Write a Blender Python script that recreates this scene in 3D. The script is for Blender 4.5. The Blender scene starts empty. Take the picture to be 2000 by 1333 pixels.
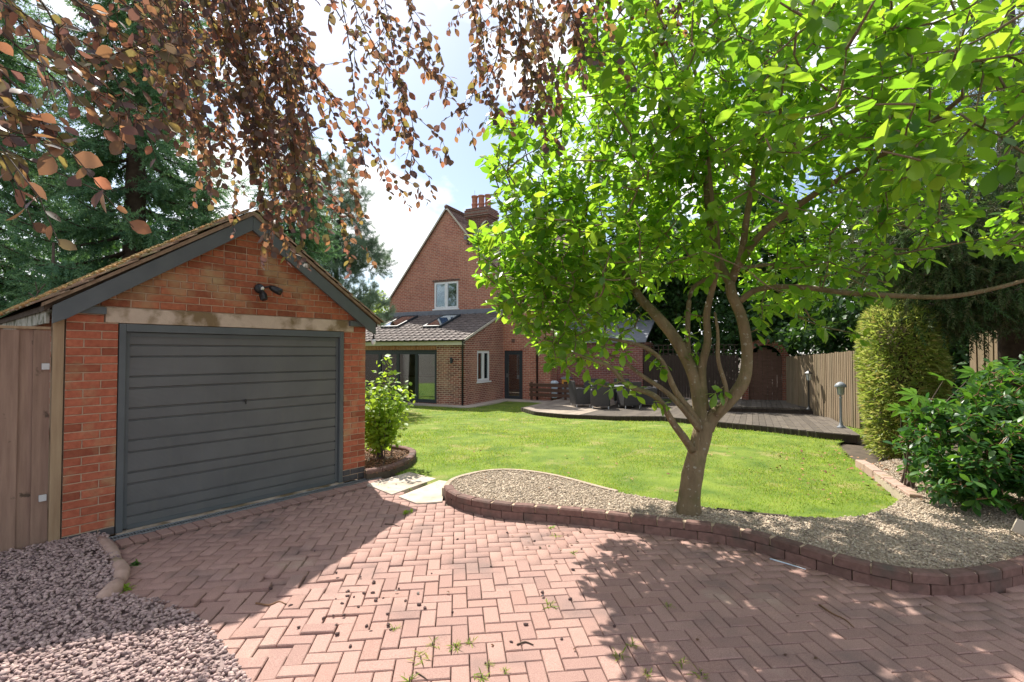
import bpy, bmesh, math, random
import numpy as np
from mathutils import Vector, Matrix

# ------------------------------------------------------------------ camera, world, sun, exposure
random.seed(7); np.random.seed(7)
RNG = np.random.default_rng(11)
sc = bpy.context.scene
COL = sc.collection
F_PX, CX, CY, HOR, CAMH = 965.0, 1000.0, 666.5, 690.0, 1.70
PITCH = math.atan2(HOR - CY, F_PX)
cam_d = bpy.data.cameras.new('camera'); cam = bpy.data.objects.new('camera', cam_d); COL.objects.link(cam)
cam_d.sensor_width = 36.0; cam_d.lens = F_PX / 2000.0 * 36.0
cam_d.clip_start = 0.05; cam_d.clip_end = 3000
cam.location = (0, 0, CAMH); cam.rotation_euler = (math.pi / 2 + PITCH, 0, 0)
sc.camera = cam

SUN_DIR = Vector((-0.36, 0.70, 1.0)).normalized()          # towards the sun: ahead, a little left, high
SUN_EL = math.asin(SUN_DIR.z); SUN_AZ = math.atan2(SUN_DIR.x, SUN_DIR.y)
world = bpy.data.worlds.new('World'); sc.world = world; world.use_nodes = True
wn = world.node_tree.nodes; wl = world.node_tree.links; wn.clear()
sky = wn.new('ShaderNodeTexSky'); sky.sky_type = 'NISHITA'; sky.sun_disc = False
sky.sun_elevation = SUN_EL; sky.sun_rotation = SUN_AZ; sky.air_density = 1.0; sky.dust_density = 1.0
bg = wn.new('ShaderNodeBackground'); bg.inputs['Strength'].default_value = 0.10
wo = wn.new('ShaderNodeOutputWorld')
tc = wn.new('ShaderNodeTexCoord'); mp = wn.new('ShaderNodeMapping'); mp.inputs['Scale'].default_value = (1.0, 1.0, 1.6)
mp.inputs['Location'].default_value = (0.35, 0.2, 0.1)
nz = wn.new('ShaderNodeTexNoise'); nz.inputs['Scale'].default_value = 2.6; nz.inputs['Detail'].default_value = 9; nz.inputs['Roughness'].default_value = 0.55
rp = wn.new('ShaderNodeValToRGB'); rp.color_ramp.elements[0].position = 0.46; rp.color_ramp.elements[1].position = 0.57
nz2 = wn.new('ShaderNodeTexNoise'); nz2.inputs['Scale'].default_value = 5.0; nz2.inputs['Detail'].default_value = 6
rp2 = wn.new('ShaderNodeValToRGB')
rp2.color_ramp.elements[0].position = 0.3; rp2.color_ramp.elements[0].color = (6.8, 7.1, 7.7, 1)
rp2.color_ramp.elements[1].position = 0.62; rp2.color_ramp.elements[1].color = (10.6, 10.6, 10.6, 1)
mx = wn.new('ShaderNodeMix'); mx.data_type = 'RGBA'
wl.new(tc.outputs['Generated'], mp.inputs['Vector']); wl.new(mp.outputs[0], nz.inputs['Vector']); wl.new(mp.outputs[0], nz2.inputs['Vector'])
wl.new(nz.outputs['Fac'], rp.inputs['Fac']); wl.new(nz2.outputs['Fac'], rp2.inputs['Fac'])
wl.new(rp.outputs['Color'], mx.inputs['Factor']); wl.new(sky.outputs['Color'], mx.inputs['A']); wl.new(rp2.outputs['Color'], mx.inputs['B'])
wl.new(mx.outputs['Result'], bg.inputs['Color']); wl.new(bg.outputs[0], wo.inputs['Surface'])

sun_d = bpy.data.lights.new('sun', 'SUN'); sun_d.energy = 5.0; sun_d.angle = math.radians(0.53); sun_d.color = (1.0, 0.95, 0.86)
sun = bpy.data.objects.new('sun', sun_d); COL.objects.link(sun)
sun.rotation_euler = SUN_DIR.to_track_quat('Z', 'Y').to_euler(); sun.location = (-10, 20, 30)
vs = sc.view_settings
vs.view_transform = 'Standard'; vs.look = 'None'; vs.exposure = 0.85; vs.gamma = 1.0; vs.use_curve_mapping = False

# ------------------------------------------------------------------ pixel <-> place helpers
_cp, _sp = math.cos(PITCH), math.sin(PITCH)
def ray(px, py):
    x, y, z = (px - CX) / F_PX, 1.0, -(py - CY) / F_PX
    return Vector((x, _cp * y - _sp * z, _sp * y + _cp * z))
def at_y(px, py, Y):
    d = ray(px, py); return Vector((d.x * Y / d.y, Y, CAMH + d.z * Y / d.y))
def project(P):
    P = np.asarray(P, float).reshape(-1, 3)
    y = _cp * P[:, 1] + _sp * (P[:, 2] - CAMH); z = -_sp * P[:, 1] + _cp * (P[:, 2] - CAMH)
    y = np.where(y < 0.05, 0.05, y)
    return np.stack([CX + P[:, 0] / y * F_PX, CY - z / y * F_PX], 1)
def sstep(t):
    t = np.clip(t, 0, 1); return t * t * (3 - 2 * t)
def gz(x, y):
    return -0.3 * sstep((np.asarray(y, float) - 8.0) / 10.0)
def gnd(px, py, dz=0.0):
    d = ray(px, py); z = dz
    for _ in range(30):
        t = (z - CAMH) / d.z; z = float(gz(d.x * t, d.y * t)) + dz
    t = (z - CAMH) / d.z
    return Vector((d.x * t, d.y * t, z))
def in_poly(P, poly):
    P = np.asarray(P, float); x, y = P[:, 0], P[:, 1]; r = np.zeros(len(P), bool); n = len(poly)
    for i in range(n):
        x1, y1 = poly[i][:2]; x2, y2 = poly[(i + 1) % n][:2]
        c = ((y1 > y) != (y2 > y)) & (x < (x2 - x1) * (y - y1) / ((y2 - y1) or 1e-12) + x1); r ^= c
    return r

# ------------------------------------------------------------------ object helpers
def tag(o, label=None, cat=None, group=None, kind=None):
    if label: o['label'] = label
    if cat: o['category'] = cat
    if group: o['group'] = group
    if kind: o['kind'] = kind
    return o
def empty(name, loc=(0, 0, 0), rz=0.0, label=None, cat=None, group=None):
    o = bpy.data.objects.new(name, None); COL.objects.link(o); o.location = loc; o.rotation_euler = (0, 0, rz)
    o.empty_display_size = 0.2
    return tag(o, label, cat, group)
def link(name, me, mat=None, parent=None, loc=None, rz=0.0):
    o = bpy.data.objects.new(name, me); COL.objects.link(o)
    if mat is not None and len(me.materials) == 0: me.materials.append(mat)
    if parent: o.parent = parent
    if loc is not None: o.location = loc
    if rz: o.rotation_euler = (0, 0, rz)
    return o
def copy_tree(o, parent=None):
    c = o.copy(); COL.objects.link(c); c.parent = parent
    for ch in list(o.children): copy_tree(ch, c)
    return c
def bevel(o, w=0.004, seg=2):
    m = o.modifiers.new('bevel', 'BEVEL'); m.width = w; m.segments = seg; m.limit_method = 'ANGLE'; return o

class MB:
    """small mesh collector"""
    def __init__(s): s.v = []; s.f = []
    def add(s, v, f):
        k = len(s.v); s.v += [tuple(p) for p in v]; s.f += [tuple(i + k for i in q) for q in f]; return s
    def box(s, x0, x1, y0, y1, z0, z1):
        return s.add([(x0, y0, z0), (x1, y0, z0), (x1, y1, z0), (x0, y1, z0), (x0, y0, z1), (x1, y0, z1), (x1, y1, z1), (x0, y1, z1)],
                     [(3, 2, 1, 0), (4, 5, 6, 7), (0, 1, 5, 4), (1, 2, 6, 5), (2, 3, 7, 6), (3, 0, 4, 7)])
    def prism(s, poly, z0, z1):
        n = len(poly); v = [(p[0], p[1], z0) for p in poly] + [(p[0], p[1], z1) for p in poly]
        return s.add(v, [tuple(range(n - 1, -1, -1)), tuple(range(n, 2 * n))] + [(i, (i + 1) % n, n + (i + 1) % n, n + i) for i in range(n)])
    def prism_y(s, poly, y0, y1):       # poly in x,z
        n = len(poly); v = [(p[0], y0, p[1]) for p in poly] + [(p[0], y1, p[1]) for p in poly]
        return s.add(v, [tuple(range(n)), tuple(range(2 * n - 1, n - 1, -1))] + [(i, n + i, n + (i + 1) % n, (i + 1) % n) for i in range(n)])
    def prism_x(s, poly, x0, x1):       # poly in y,z
        n = len(poly); v = [(x0, p[0], p[1]) for p in poly] + [(x1, p[0], p[1]) for p in poly]
        return s.add(v, [tuple(range(n - 1, -1, -1)), tuple(range(n, 2 * n))] + [(i, (i + 1) % n, n + (i + 1) % n, n + i) for i in range(n)])
    def tube(s, pts, rad, n=8, cap=True):
        pts = [Vector(p) for p in pts]; rad = [rad] * len(pts) if not hasattr(rad, '__len__') else rad
        k0 = len(s.v); up = Vector((0.13, 0.31, 0.94)); rings = []
        for i, p in enumerate(pts):
            t = (pts[min(i + 1, len(pts) - 1)] - pts[max(i - 1, 0)]).normalized()
            a = t.cross(up)
            if a.length < 0.15: a = t.cross(Vector((1, 0, 0)))
            a.normalize(); b = t.cross(a)
            for j in range(n):
                an = 2 * math.pi * j / n; s.v.append(tuple(p + (a * math.cos(an) + b * math.sin(an)) * rad[i]))
        for i in range(len(pts) - 1):
            for j in range(n):
                s.f.append((k0 + i * n + j, k0 + i * n + (j + 1) % n, k0 + (i + 1) * n + (j + 1) % n, k0 + (i + 1) * n + j))
        if cap:
            s.f.append(tuple(k0 + j for j in range(n - 1, -1, -1))); m = len(pts) - 1
            s.f.append(tuple(k0 + m * n + j for j in range(n)))
        return s
    def lathe(s, prof, n=16, c=(0, 0, 0)):
        k0 = len(s.v)
        for r, z in prof:
            for j in range(n):
                a = 2 * math.pi * j / n; s.v.append((c[0] + r * math.cos(a), c[1] + r * math.sin(a), c[2] + z))
        for i in range(len(prof) - 1):
            for j in range(n):
                s.f.append((k0 + i * n + j, k0 + i * n + (j + 1) % n, k0 + (i + 1) * n + (j + 1) % n, k0 + (i + 1) * n + j))
        s.f.append(tuple(k0 + j for j in range(n - 1, -1, -1))); m = len(prof) - 1
        s.f.append(tuple(k0 + m * n + j for j in range(n)))
        return s
    def mesh(s, name, smooth=False):
        me = bpy.data.meshes.new(name); me.from_pydata(s.v, [], s.f); me.update()
        if smooth: me.polygons.foreach_set('use_smooth', [True] * len(me.polygons))
        return me
    def build(s, name, mat, parent=None, smooth=False, loc=None, rz=0.0):
        return link(name, s.mesh(name, smooth), mat, parent, loc, rz)

class TA:
    """fast triangle collector (numpy) with a random value per piece"""
    def __init__(s): s.v = []; s.f = []; s.r = []; s.n = 0
    def add(s, v, f, r):
        s.v.append(np.asarray(v, np.float32)); s.f.append(np.asarray(f, np.int64) + s.n); s.r.append(np.asarray(r, np.float32)); s.n += len(v)
    def scatter(s, tv, tf, M, rnd=None):
        """tv (k,3), tf (m,3), M (N,3,4)"""
        N, k = len(M), len(tv)
        if N == 0: return
        V = np.einsum('nij,kj->nki', M[:, :, :3], tv) + M[:, None, :, 3]
        Fi = (tf[None] + (np.arange(N) * k)[:, None, None]).reshape(-1, 3)
        if rnd is None: rnd = RNG.random(N)
        s.add(V.reshape(-1, 3), Fi, np.repeat(rnd, k))
    def tube(s, pts, rad, n=5, r=0.5):
        m = MB().tube(pts, rad, n, cap=False); f = []
        for q in m.f: f += [(q[0], q[1], q[2]), (q[0], q[2], q[3])]
        s.add(m.v, f, np.full(len(m.v), r))
    def mesh(s, name, smooth=True):
        V = np.concatenate(s.v); Fc = np.concatenate(s.f).astype(np.int32); R = np.concatenate(s.r)
        me = bpy.data.meshes.new(name); me.vertices.add(len(V)); me.vertices.foreach_set('co', V.ravel())
        me.loops.add(Fc.size); me.loops.foreach_set('vertex_index', Fc.ravel())
        me.polygons.add(len(Fc)); me.polygons.foreach_set('loop_start', np.arange(0, Fc.size, 3, dtype=np.int32))
        if smooth: me.polygons.foreach_set('use_smooth', np.ones(len(Fc), bool))
        at = me.attributes.new('rnd', 'FLOAT', 'POINT'); at.data.foreach_set('value', R)
        me.update(calc_edges=True); return me
    def build(s, name, mat, parent=None, smooth=True):
        return link(name, s.mesh(name, smooth), mat, parent)

def frames(dirs, ups):
    """rotation columns: x side, y along dir, z normal"""
    d = dirs / np.maximum(np.linalg.norm(dirs, axis=1, keepdims=True), 1e-9)
    x = np.cross(d, ups); l = np.linalg.norm(x, axis=1, keepdims=True)
    x = np.where(l < 1e-3, np.array([[1.0, 0, 0]]), x / np.maximum(l, 1e-9)); z = np.cross(x, d)
    return np.stack([x, d, z], 2)
def mats(R, pos, scale):
    scale = np.asarray(scale, float)
    if scale.ndim == 1: scale = scale[:, None]
    return np.concatenate([R * scale[:, None, :] if scale.shape[1] == 3 else R * scale[:, :, None], np.asarray(pos)[:, :, None]], 2)
def runit(n):
    v = RNG.normal(size=(n, 3)); return v / np.linalg.norm(v, axis=1, keepdims=True)
def leaf_template(width=0.5, wide_at=0.5, rows=6, fold=0.12, curl=0.10, tip=1.0):
    """unit-length leaf along +y in the xy plane"""
    t = np.linspace(0, 1, rows); v = []; f = []
    for i, a in enumerate(t):
        w = width * 0.5 * (math.sin(math.pi * (a ** (math.log(0.5) / math.log(wide_at)))) ** 0.8 if 0 < a < 1 else 0.0)
        z = -curl * a * a
        v += [(-w, a, z + fold * w), (0, a, z), (w, a, z + fold * w)]
    for i in range(rows - 1):
        a, b = 3 * i, 3 * i + 3
        for q in ((0, 1), (1, 2)):
            l, r = q
            if i == 0: f.append((a + 1, b + r, b + l))
            elif i == rows - 2: f.append((a + l, a + r, b + 1))
            else: f += [(a + l, a + r, b + r), (a + l, b + r, b + l)]
    return np.array(v, float), np.array(f)
def needle_twig(n=34, length=1.0, nl=0.14, nw=0.012, spread=60, tip=0.5):
    """unit twig along +y covered in needles"""
    v = []; f = []
    v += [(-.008, 0, 0), (.008, 0, 0), (0, 1, 0)]; f.append((0, 1, 2))
    for i in range(n):
        a = (i + .5) / n; an = i * 2.399 + RNG.random() * .5; sp = math.radians(spread * (1 - .45 * a)); L = nl * (1 - tip * a) * (.8 + .4 * RNG.random())
        d = Vector((math.cos(an) * math.sin(sp), math.cos(sp), math.sin(an) * math.sin(sp)))
        p = Vector((0, a, 0)); s = d.cross(Vector((math.sin(an), 0.2, -math.cos(an)))).normalized() * nw
        k = len(v); v += [tuple(p - s), tuple(p + s), tuple(p + d * L)]; f.append((k, k + 1, k + 2))
    return np.array(v, float), np.array(f)
_ico = None
def ico(sub=1):
    bm = bmesh.new(); bmesh.ops.create_icosphere(bm, subdivisions=sub, radius=1.0)
    v = np.array([p.co[:] for p in bm.verts]); f = np.array([[q.index for q in p.verts] for p in bm.faces]); bm.free(); return v, f
def chip_templates(k=5):
    out = []
    for i in range(k):
        v = np.array([(1, 0, 0), (-1, 0, 0), (0, 1, 0), (0, -1, 0), (0, 0, 1), (0, 0, -1)], float); v = v + RNG.normal(0, .22, v.shape)
        out.append((v, np.array([(0, 2, 4), (2, 1, 4), (1, 3, 4), (3, 0, 4), (2, 0, 5), (1, 2, 5), (3, 1, 5), (0, 3, 5)])))
    return out
def stone_templates(k=4):
    out = []
    for i in range(k):
        v, f = ico(1); v = v * (1 + RNG.normal(size=(len(v), 1)) * 0.16); out.append((v, f))
    return out

# ------------------------------------------------------------------ materials
def nmat(name):
    m = bpy.data.materials.new(name); m.use_nodes = True; nt = m.node_tree; nt.nodes.clear()
    return m, nt.nodes, nt.links
def rnd_node(n, l):
    a = n.new('ShaderNodeAttribute'); a.attribute_name = 'rnd'; o = n.new('ShaderNodeObjectInfo')
    s = n.new('ShaderNodeMath'); s.operation = 'ADD'; l.new(a.outputs['Fac'], s.inputs[0]); l.new(o.outputs['Random'], s.inputs[1])
    fr = n.new('ShaderNodeMath'); fr.operation = 'FRACT'; l.new(s.outputs[0], fr.inputs[0]); return fr.outputs[0]
def ramp(n, l, fac, cols, pos=None):
    r = n.new('ShaderNodeValToRGB'); e = r.color_ramp.elements
    pos = pos or [i / (len(cols) - 1) for i in range(len(cols))]
    e[0].position = pos[0]; e[0].color = (*cols[0], 1); e[1].position = pos[-1]; e[1].color = (*cols[-1], 1)
    for i in range(1, len(cols) - 1):
        q = e.new(pos[i]); q.color = (*cols[i], 1)
    l.new(fac, r.inputs['Fac']); return r.outputs['Color']
def mixc(n, l, fac, a, b, mode='MIX'):
    m = n.new('ShaderNodeMix'); m.data_type = 'RGBA'; m.blend_type = mode
    for s, i in ((fac, 'Factor'), (a, 'A'), (b, 'B')):
        if hasattr(s, 'links'): l.new(s, m.inputs[i])
        elif i == 'Factor': m.inputs[i].default_value = s
        else: m.inputs[i].default_value = (*s, 1)
    return m.outputs['Result']
def noise(n, l, scale, detail=4, vec=None, rough=0.55, stretch=None):
    t = n.new('ShaderNodeTexNoise'); t.inputs['Scale'].default_value = scale; t.inputs['Detail'].default_value = detail; t.inputs['Roughness'].default_value = rough
    if vec is None:
        g = n.new('ShaderNodeNewGeometry'); vec = g.outputs['Position']
    if stretch:
        mpn = n.new('ShaderNodeMapping'); mpn.inputs['Scale'].default_value = stretch; l.new(vec, mpn.inputs['Vector']); vec = mpn.outputs[0]
    l.new(vec, t.inputs['Vector']); return t.outputs['Fac']
def surf(name, c1, c2, scale=6, rough=0.8, bump=0.3, bscale=60, rnd=None, spec=0.3, stain=None, stretch=None, metal=0.0, obj_coords=False, bdist=0.01, stain2=None):
    """c1/c2 mixed by noise; rnd=(r1,r2,..) palette picked per piece; stain=(colour, scale, low, high)"""
    m, n, l = nmat(name); vec = None
    if obj_coords:
        t = n.new('ShaderNodeTexCoord'); vec = t.outputs['Object']
    c = ramp(n, l, noise(n, l, scale, 5, vec, stretch=stretch), [c1, c2], [0.3, 0.7])
    if rnd:
        c = mixc(n, l, 1.0, c, ramp(n, l, rnd_node(n, l), list(rnd)), 'MULTIPLY')
    if stain:
        f = ramp(n, l, noise(n, l, stain[1], 6, vec), [(0, 0, 0), (1, 1, 1)], [stain[2], stain[3]])
        c = mixc(n, l, f, c, stain[0])
    if stain2:
        f = ramp(n, l, noise(n, l, stain2[1], 7, vec, .65), [(0, 0, 0), (.7, .7, .7)], [stain2[2], stain2[3]]); c = mixc(n, l, f, c, stain2[0])
    p = n.new('ShaderNodeBsdfPrincipled'); o = n.new('ShaderNodeOutputMaterial'); l.new(c, p.inputs['Base Color'])
    p.inputs['Roughness'].default_value = rough; p.inputs['Specular IOR Level'].default_value = spec; p.inputs['Metallic'].default_value = metal
    if bump:
        b = n.new('ShaderNodeBump'); b.inputs['Strength'].default_value = bump; b.inputs['Distance'].default_value = bdist
        l.new(noise(n, l, bscale, 6, vec, 0.6, stretch), b.inputs['Height']); l.new(b.outputs[0], p.inputs['Normal'])
    l.new(p.outputs[0], o.inputs['Surface']); return m
def leafmat(name, cols, tcols, trans=0.45, rough=0.4, spec=0.4):
    m, n, l = nmat(name); r = rnd_node(n, l)
    c = ramp(n, l, r, cols); t = ramp(n, l, r, tcols)
    p = n.new('ShaderNodeBsdfPrincipled'); p.inputs['Roughness'].default_value = rough; p.inputs['Specular IOR Level'].default_value = spec
    tr = n.new('ShaderNodeBsdfTranslucent'); ms = n.new('ShaderNodeMixShader'); ms.inputs[0].default_value = trans
    o = n.new('ShaderNodeOutputMaterial'); l.new(c, p.inputs['Base Color']); l.new(t, tr.inputs['Color'])
    l.new(p.outputs[0], ms.inputs[1]); l.new(tr.outputs[0], ms.inputs[2]); l.new(ms.outputs[0], o.inputs['Surface']); return m
def brickwall(name, axes, c1, c2, c3, mortar, blotch=None, w=0.225, h=0.075, ms=0.009, off=0.5, rough=0.85):
    m, n, l = nmat(name); t = n.new('ShaderNodeTexCoord'); s = n.new('ShaderNodeSeparateXYZ'); cb = n.new('ShaderNodeCombineXYZ')
    l.new(t.outputs['Object'], s.inputs[0]); l.new(s.outputs['XYZ'.index(axes[0])], cb.inputs[0]); l.new(s.outputs['XYZ'.index(axes[1])], cb.inputs[1])
    b = n.new('ShaderNodeTexBrick'); l.new(cb.outputs[0], b.inputs['Vector']); b.offset = off
    b.inputs['Scale'].default_value = 1; b.inputs['Brick Width'].default_value = w; b.inputs['Row Height'].default_value = h
    b.inputs['Mortar Size'].default_value = ms; b.inputs['Mortar Smooth'].default_value = 0.3; b.inputs['Bias'].default_value = 0
    b.inputs['Color1'].default_value = (*c1, 1); b.inputs['Color2'].default_value = (*c2, 1); b.inputs['Mortar'].default_value = (*mortar, 1)
    nf = ramp(n, l, noise(n, l, 1.1, 6), [(0, 0, 0), (1, 1, 1)], [0.42, 0.66])
    mask = n.new('ShaderNodeMath'); mask.operation = 'SUBTRACT'; mask.inputs[0].default_value = 1.0; l.new(b.outputs['Fac'], mask.inputs[1])
    mm = n.new('ShaderNodeMath'); mm.operation = 'MULTIPLY'; l.new(mask.outputs[0], mm.inputs[0]); l.new(nf, mm.inputs[1])
    mm2 = n.new('ShaderNodeMath'); mm2.operation = 'MULTIPLY'; l.new(mm.outputs[0], mm2.inputs[0]); mm2.inputs[1].default_value = 0.6
    c = mixc(n, l, mm2.outputs[0], b.outputs['Color'], c3)
    g = ramp(n, l, noise(n, l, 14, 5), [(0.72, 0.72, 0.72), (1.2, 1.2, 1.2)], [0.3, 0.7]); c = mixc(n, l, 1.0, c, g, 'MULTIPLY')
    p = n.new('ShaderNodeBsdfPrincipled'); p.inputs['Roughness'].default_value = rough; p.inputs['Specular IOR Level'].default_value = 0.2
    l.new(c, p.inputs['Base Color']); bu = n.new('ShaderNodeBump'); bu.inputs['Strength'].default_value = 0.6; bu.inputs['Distance'].default_value = 0.012
    l.new(mask.outputs[0], bu.inputs['Height']); l.new(bu.outputs[0], p.inputs['Normal'])
    o = n.new('ShaderNodeOutputMaterial'); l.new(p.outputs[0], o.inputs['Surface']); return m
def glassmat(name, tint=(0.8, 0.85, 0.85), base=0.05):
    m, n, l = nmat(name); tr = n.new('ShaderNodeBsdfTransparent'); tr.inputs[0].default_value = (*tint, 1)
    gl = n.new('ShaderNodeBsdfGlossy'); gl.inputs['Roughness'].default_value = 0.02; gl.inputs['Color'].default_value = (0.9, 0.95, 1, 1)
    fr = n.new('ShaderNodeFresnel'); fr.inputs['IOR'].default_value = 1.6; ml = n.new('ShaderNodeMath'); ml.operation = 'MULTIPLY_ADD'
    ml.inputs[1].default_value = 1.6; ml.inputs[2].default_value = base; l.new(fr.outputs[0], ml.inputs[0])
    ms = n.new('ShaderNodeMixShader'); l.new(ml.outputs[0], ms.inputs[0]); l.new(tr.outputs[0], ms.inputs[1]); l.new(gl.outputs[0], ms.inputs[2])
    o = n.new('ShaderNodeOutputMaterial'); l.new(ms.outputs[0], o.inputs['Surface']); return m

M = {}
M['soil'] = surf('soil', (.07, .055, .04), (.12, .09, .065), 5, .95, .5, 40)
M['sand'] = surf('joint_sand', (.09, .068, .052), (.17, .13, .10), 8, .95, .5, 90, stain=((.05, .08, .03), 2.2, .55, .7))
M['paver'] = surf('paver', (.28, .17, .142), (.46, .30, .255), 170, .85, .45, 150, rnd=((.82, .79, .79), (.95, .92, .92), (1.03, 1.01, 1.0), (.89, .84, .82)), spec=.25,
                  stain=((.13, .105, .098), 1.7, .53, .84), bdist=.005, stain2=((.52, .43, .33), .9, .60, .80))
M['edging'] = surf('edging_block', (.15, .088, .072), (.23, .138, .115), 22, .85, .5, 110, rnd=((.7, .7, .7), (1.1, 1.05, 1.05), (.9, .85, .85)), stain=((.11, .085, .07), 5, .52, .72))
M['stonestrip'] = surf('stone_strip', (.34, .26, .19), (.46, .37, .29), 14, .9, .4, 90)
M['slab'] = surf('paving_slab', (.46, .38, .31), (.60, .52, .44), 7, .9, .35, 120, stain=((.30, .25, .18), 3.5, .5, .7))
M['gbrick'] = surf('garage_brick', (.34, .092, .052), (.47, .15, .085), 26, .85, .5, 130, rnd=((.62, .60, .6), (1.0, 1.0, 1.0), (1.12, 1.15, 1.15), (.82, .78, .78)), spec=.2,
                   stain=((.42, .31, .17), 2.6, .54, .72), bdist=.006)
M['gbrick_top'] = surf('garage_gable_brick', (.30, .092, .05), (.42, .145, .075), 26, .85, .5, 130, rnd=((.6, .6, .6), (1.0, 1.0, 1.0), (1.12, 1.15, 1.15), (.8, .78, .78)), spec=.2,
                       stain=((.40, .29, .16), 2.9, .50, .72), bdist=.006)
M['plinth'] = surf('blue_brick', (.06, .055, .06), (.11, .10, .10), 20, .7, .4, 90)
M['gmortar'] = surf('lime_mortar', (.46, .32, .22), (.58, .44, .32), 20, .95, .5, 150)
M['concrete'] = surf('concrete_lintel', (.46, .36, .28), (.56, .45, .36), 9, .9, .4, 70, stain=((.20, .14, .075), 3.2, .44, .56))
M['gwood'] = surf('grey_painted_wood', (.085, .096, .103), (.105, .117, .123), 5, .55, .15, 40, spec=.4)
M['gtile'] = surf('old_clay_tile', (.24, .15, .10), (.38, .26, .18), 12, .9, .6, 60, rnd=((.7, .7, .7), (1.05, 1.0, .95), (.85, .9, .85), (1.2, 1.15, 1.1)), stain=((.30, .29, .15), 4.5, .50, .66))
M['moss'] = surf('moss', (.26, .21, .07), (.42, .24, .11), 12, .95, .8, 80, rnd=((.5, .6, .5), (1, 1, 1), (1.2, .9, .7)))
M['lichen'] = surf('lichened_board', (.26, .24, .19), (.45, .44, .38), 18, .95, .6, 50, stain=((.10, .10, .06), 9, .5, .62))
def doormat():
    m, n, l = nmat('ribbed_steel_door'); p = n.new('ShaderNodeBsdfPrincipled'); o = n.new('ShaderNodeOutputMaterial')
    c = ramp(n, l, noise(n, l, 2.5, 6), [(.108, .110, .112), (.136, .138, .139)], [.3, .7])
    f = ramp(n, l, noise(n, l, 38, 3), [(0, 0, 0), (1, 1, 1)], [.70, .76]); c = mixc(n, l, f, c, (.15, .15, .145))
    f = ramp(n, l, noise(n, l, 3.2, 7, None, .7, (4, 4, .5)), [(0, 0, 0), (.5, .5, .5)], [.52, .78]); c = mixc(n, l, f, c, (.15, .145, .13))
    l.new(c, p.inputs['Base Color']); p.inputs['Roughness'].default_value = .5; p.inputs['Specular IOR Level'].default_value = .35
    t = n.new('ShaderNodeTexCoord'); w = n.new('ShaderNodeTexWave'); w.bands_direction = 'Z'; w.inputs['Scale'].default_value = 26; w.inputs['Distortion'].default_value = 0.15
    l.new(t.outputs['Object'], w.inputs['Vector']); b = n.new('ShaderNodeBump'); b.inputs['Strength'].default_value = .5; b.inputs['Distance'].default_value = .003
    l.new(w.outputs['Fac'], b.inputs['Height']); l.new(b.outputs[0], p.inputs['Normal']); l.new(p.outputs[0], o.inputs['Surface']); return m
M['gdoor'] = doormat()
M['black'] = surf('black_plastic', (.012, .012, .013), (.02, .02, .02), 8, .4, 0, spec=.5)
M['white'] = surf('white_upvc', (.78, .79, .80), (.84, .84, .84), 4, .4, 0, spec=.4)
M['steel'] = surf('galvanised_steel', (.30, .31, .32), (.42, .43, .44), 30, .45, .1, 80, metal=.7)
M['hole'] = surf('dark_void', (.01, .01, .01), (.014, .013, .012), 8, .95, 0)  # near-black colour stands in for shade inside the drain and garage
M['fencew'] = surf('gate_board', (.23, .15, .115), (.33, .225, .17), 3, .85, .35, 30, rnd=((.8, .8, .8), (1.08, 1.05, 1.03), (.93, .9, .88)), stretch=(9, 9, .8), stain=((.10, .07, .05), 7, .66, .72))
M['postw'] = surf('gate_post_wood', (.30, .20, .12), (.40, .29, .18), 3, .85, .3, 30, stretch=(9, 9, .7))
M['fenceb'] = surf('fence_board', (.20, .15, .095), (.31, .24, .16), 3, .9, .4, 30, rnd=((.75, .76, .72), (1.03, 1.0, .97), (.92, .86, .8), (.84, .86, .76)), stretch=(9, 9, .7))
M['darkfence'] = surf('dark_stained_wood', (.035, .024, .018), (.06, .042, .032), 4, .85, .3, 30, stretch=(8, 8, .7))
M['railw'] = surf('brown_stained_rail', (.085, .045, .03), (.13, .07, .05), 4, .8, .3, 30, stretch=(1, 1, 8))
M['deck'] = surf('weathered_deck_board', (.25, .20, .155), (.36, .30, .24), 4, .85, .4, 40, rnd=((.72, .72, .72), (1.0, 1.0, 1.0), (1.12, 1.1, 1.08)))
M['deckdark'] = surf('shaded_deck_board', (.085, .07, .056), (.145, .12, .095), 4, .9, .4, 40, rnd=((.75, .75, .75), (1.1, 1.1, 1.1)), stain=((.20, .16, .09), 9, .6, .72))  # darker copy of the deck boards, tree shade put into the colour
M['hbrick_x'] = brickwall('house_brick_front', 'XZ', (.48, .175, .115), (.36, .12, .085), (.54, .24, .16), (.54, .42, .33))
M['hbrick_y'] = brickwall('house_brick_side', 'YZ', (.48, .175, .115), (.36, .12, .085), (.54, .24, .16), (.54, .42, .33))
M['ebrick_x'] = brickwall('extension_brick_front', 'XZ', (.36, .105, .075), (.15, .05, .045), (.58, .36, .24), (.60, .46, .36), ms=.012)
M['ebrick_y'] = brickwall('extension_brick_side', 'YZ', (.36, .12, .085), (.22, .07, .055), (.50, .25, .16), (.55, .40, .31), ms=.012)
M['cbrick_x'] = brickwall('chimney_brick', 'XZ', (.20, .075, .055), (.10, .05, .042), (.07, .055, .05), (.28, .23, .19))
M['cbrick_y'] = brickwall('chimney_side_brick', 'YZ', (.24, .085, .06), (.12, .055, .045), (.09, .065, .055), (.28, .23, .19))
M['rooftile'] = brickwall('plain_clay_roof_tile', 'XY', (.17, .10, .085), (.23, .14, .115), (.13, .105, .07), (.07, .05, .045), w=.165, h=.078, ms=.006)
M['pantile'] = surf('concrete_pantile', (.14, .112, .10), (.20, .165, .15), 9, .75, .3, 60, rnd=((.8, .8, .8), (1.1, 1.08, 1.06), (.95, .93, .92)))
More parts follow.
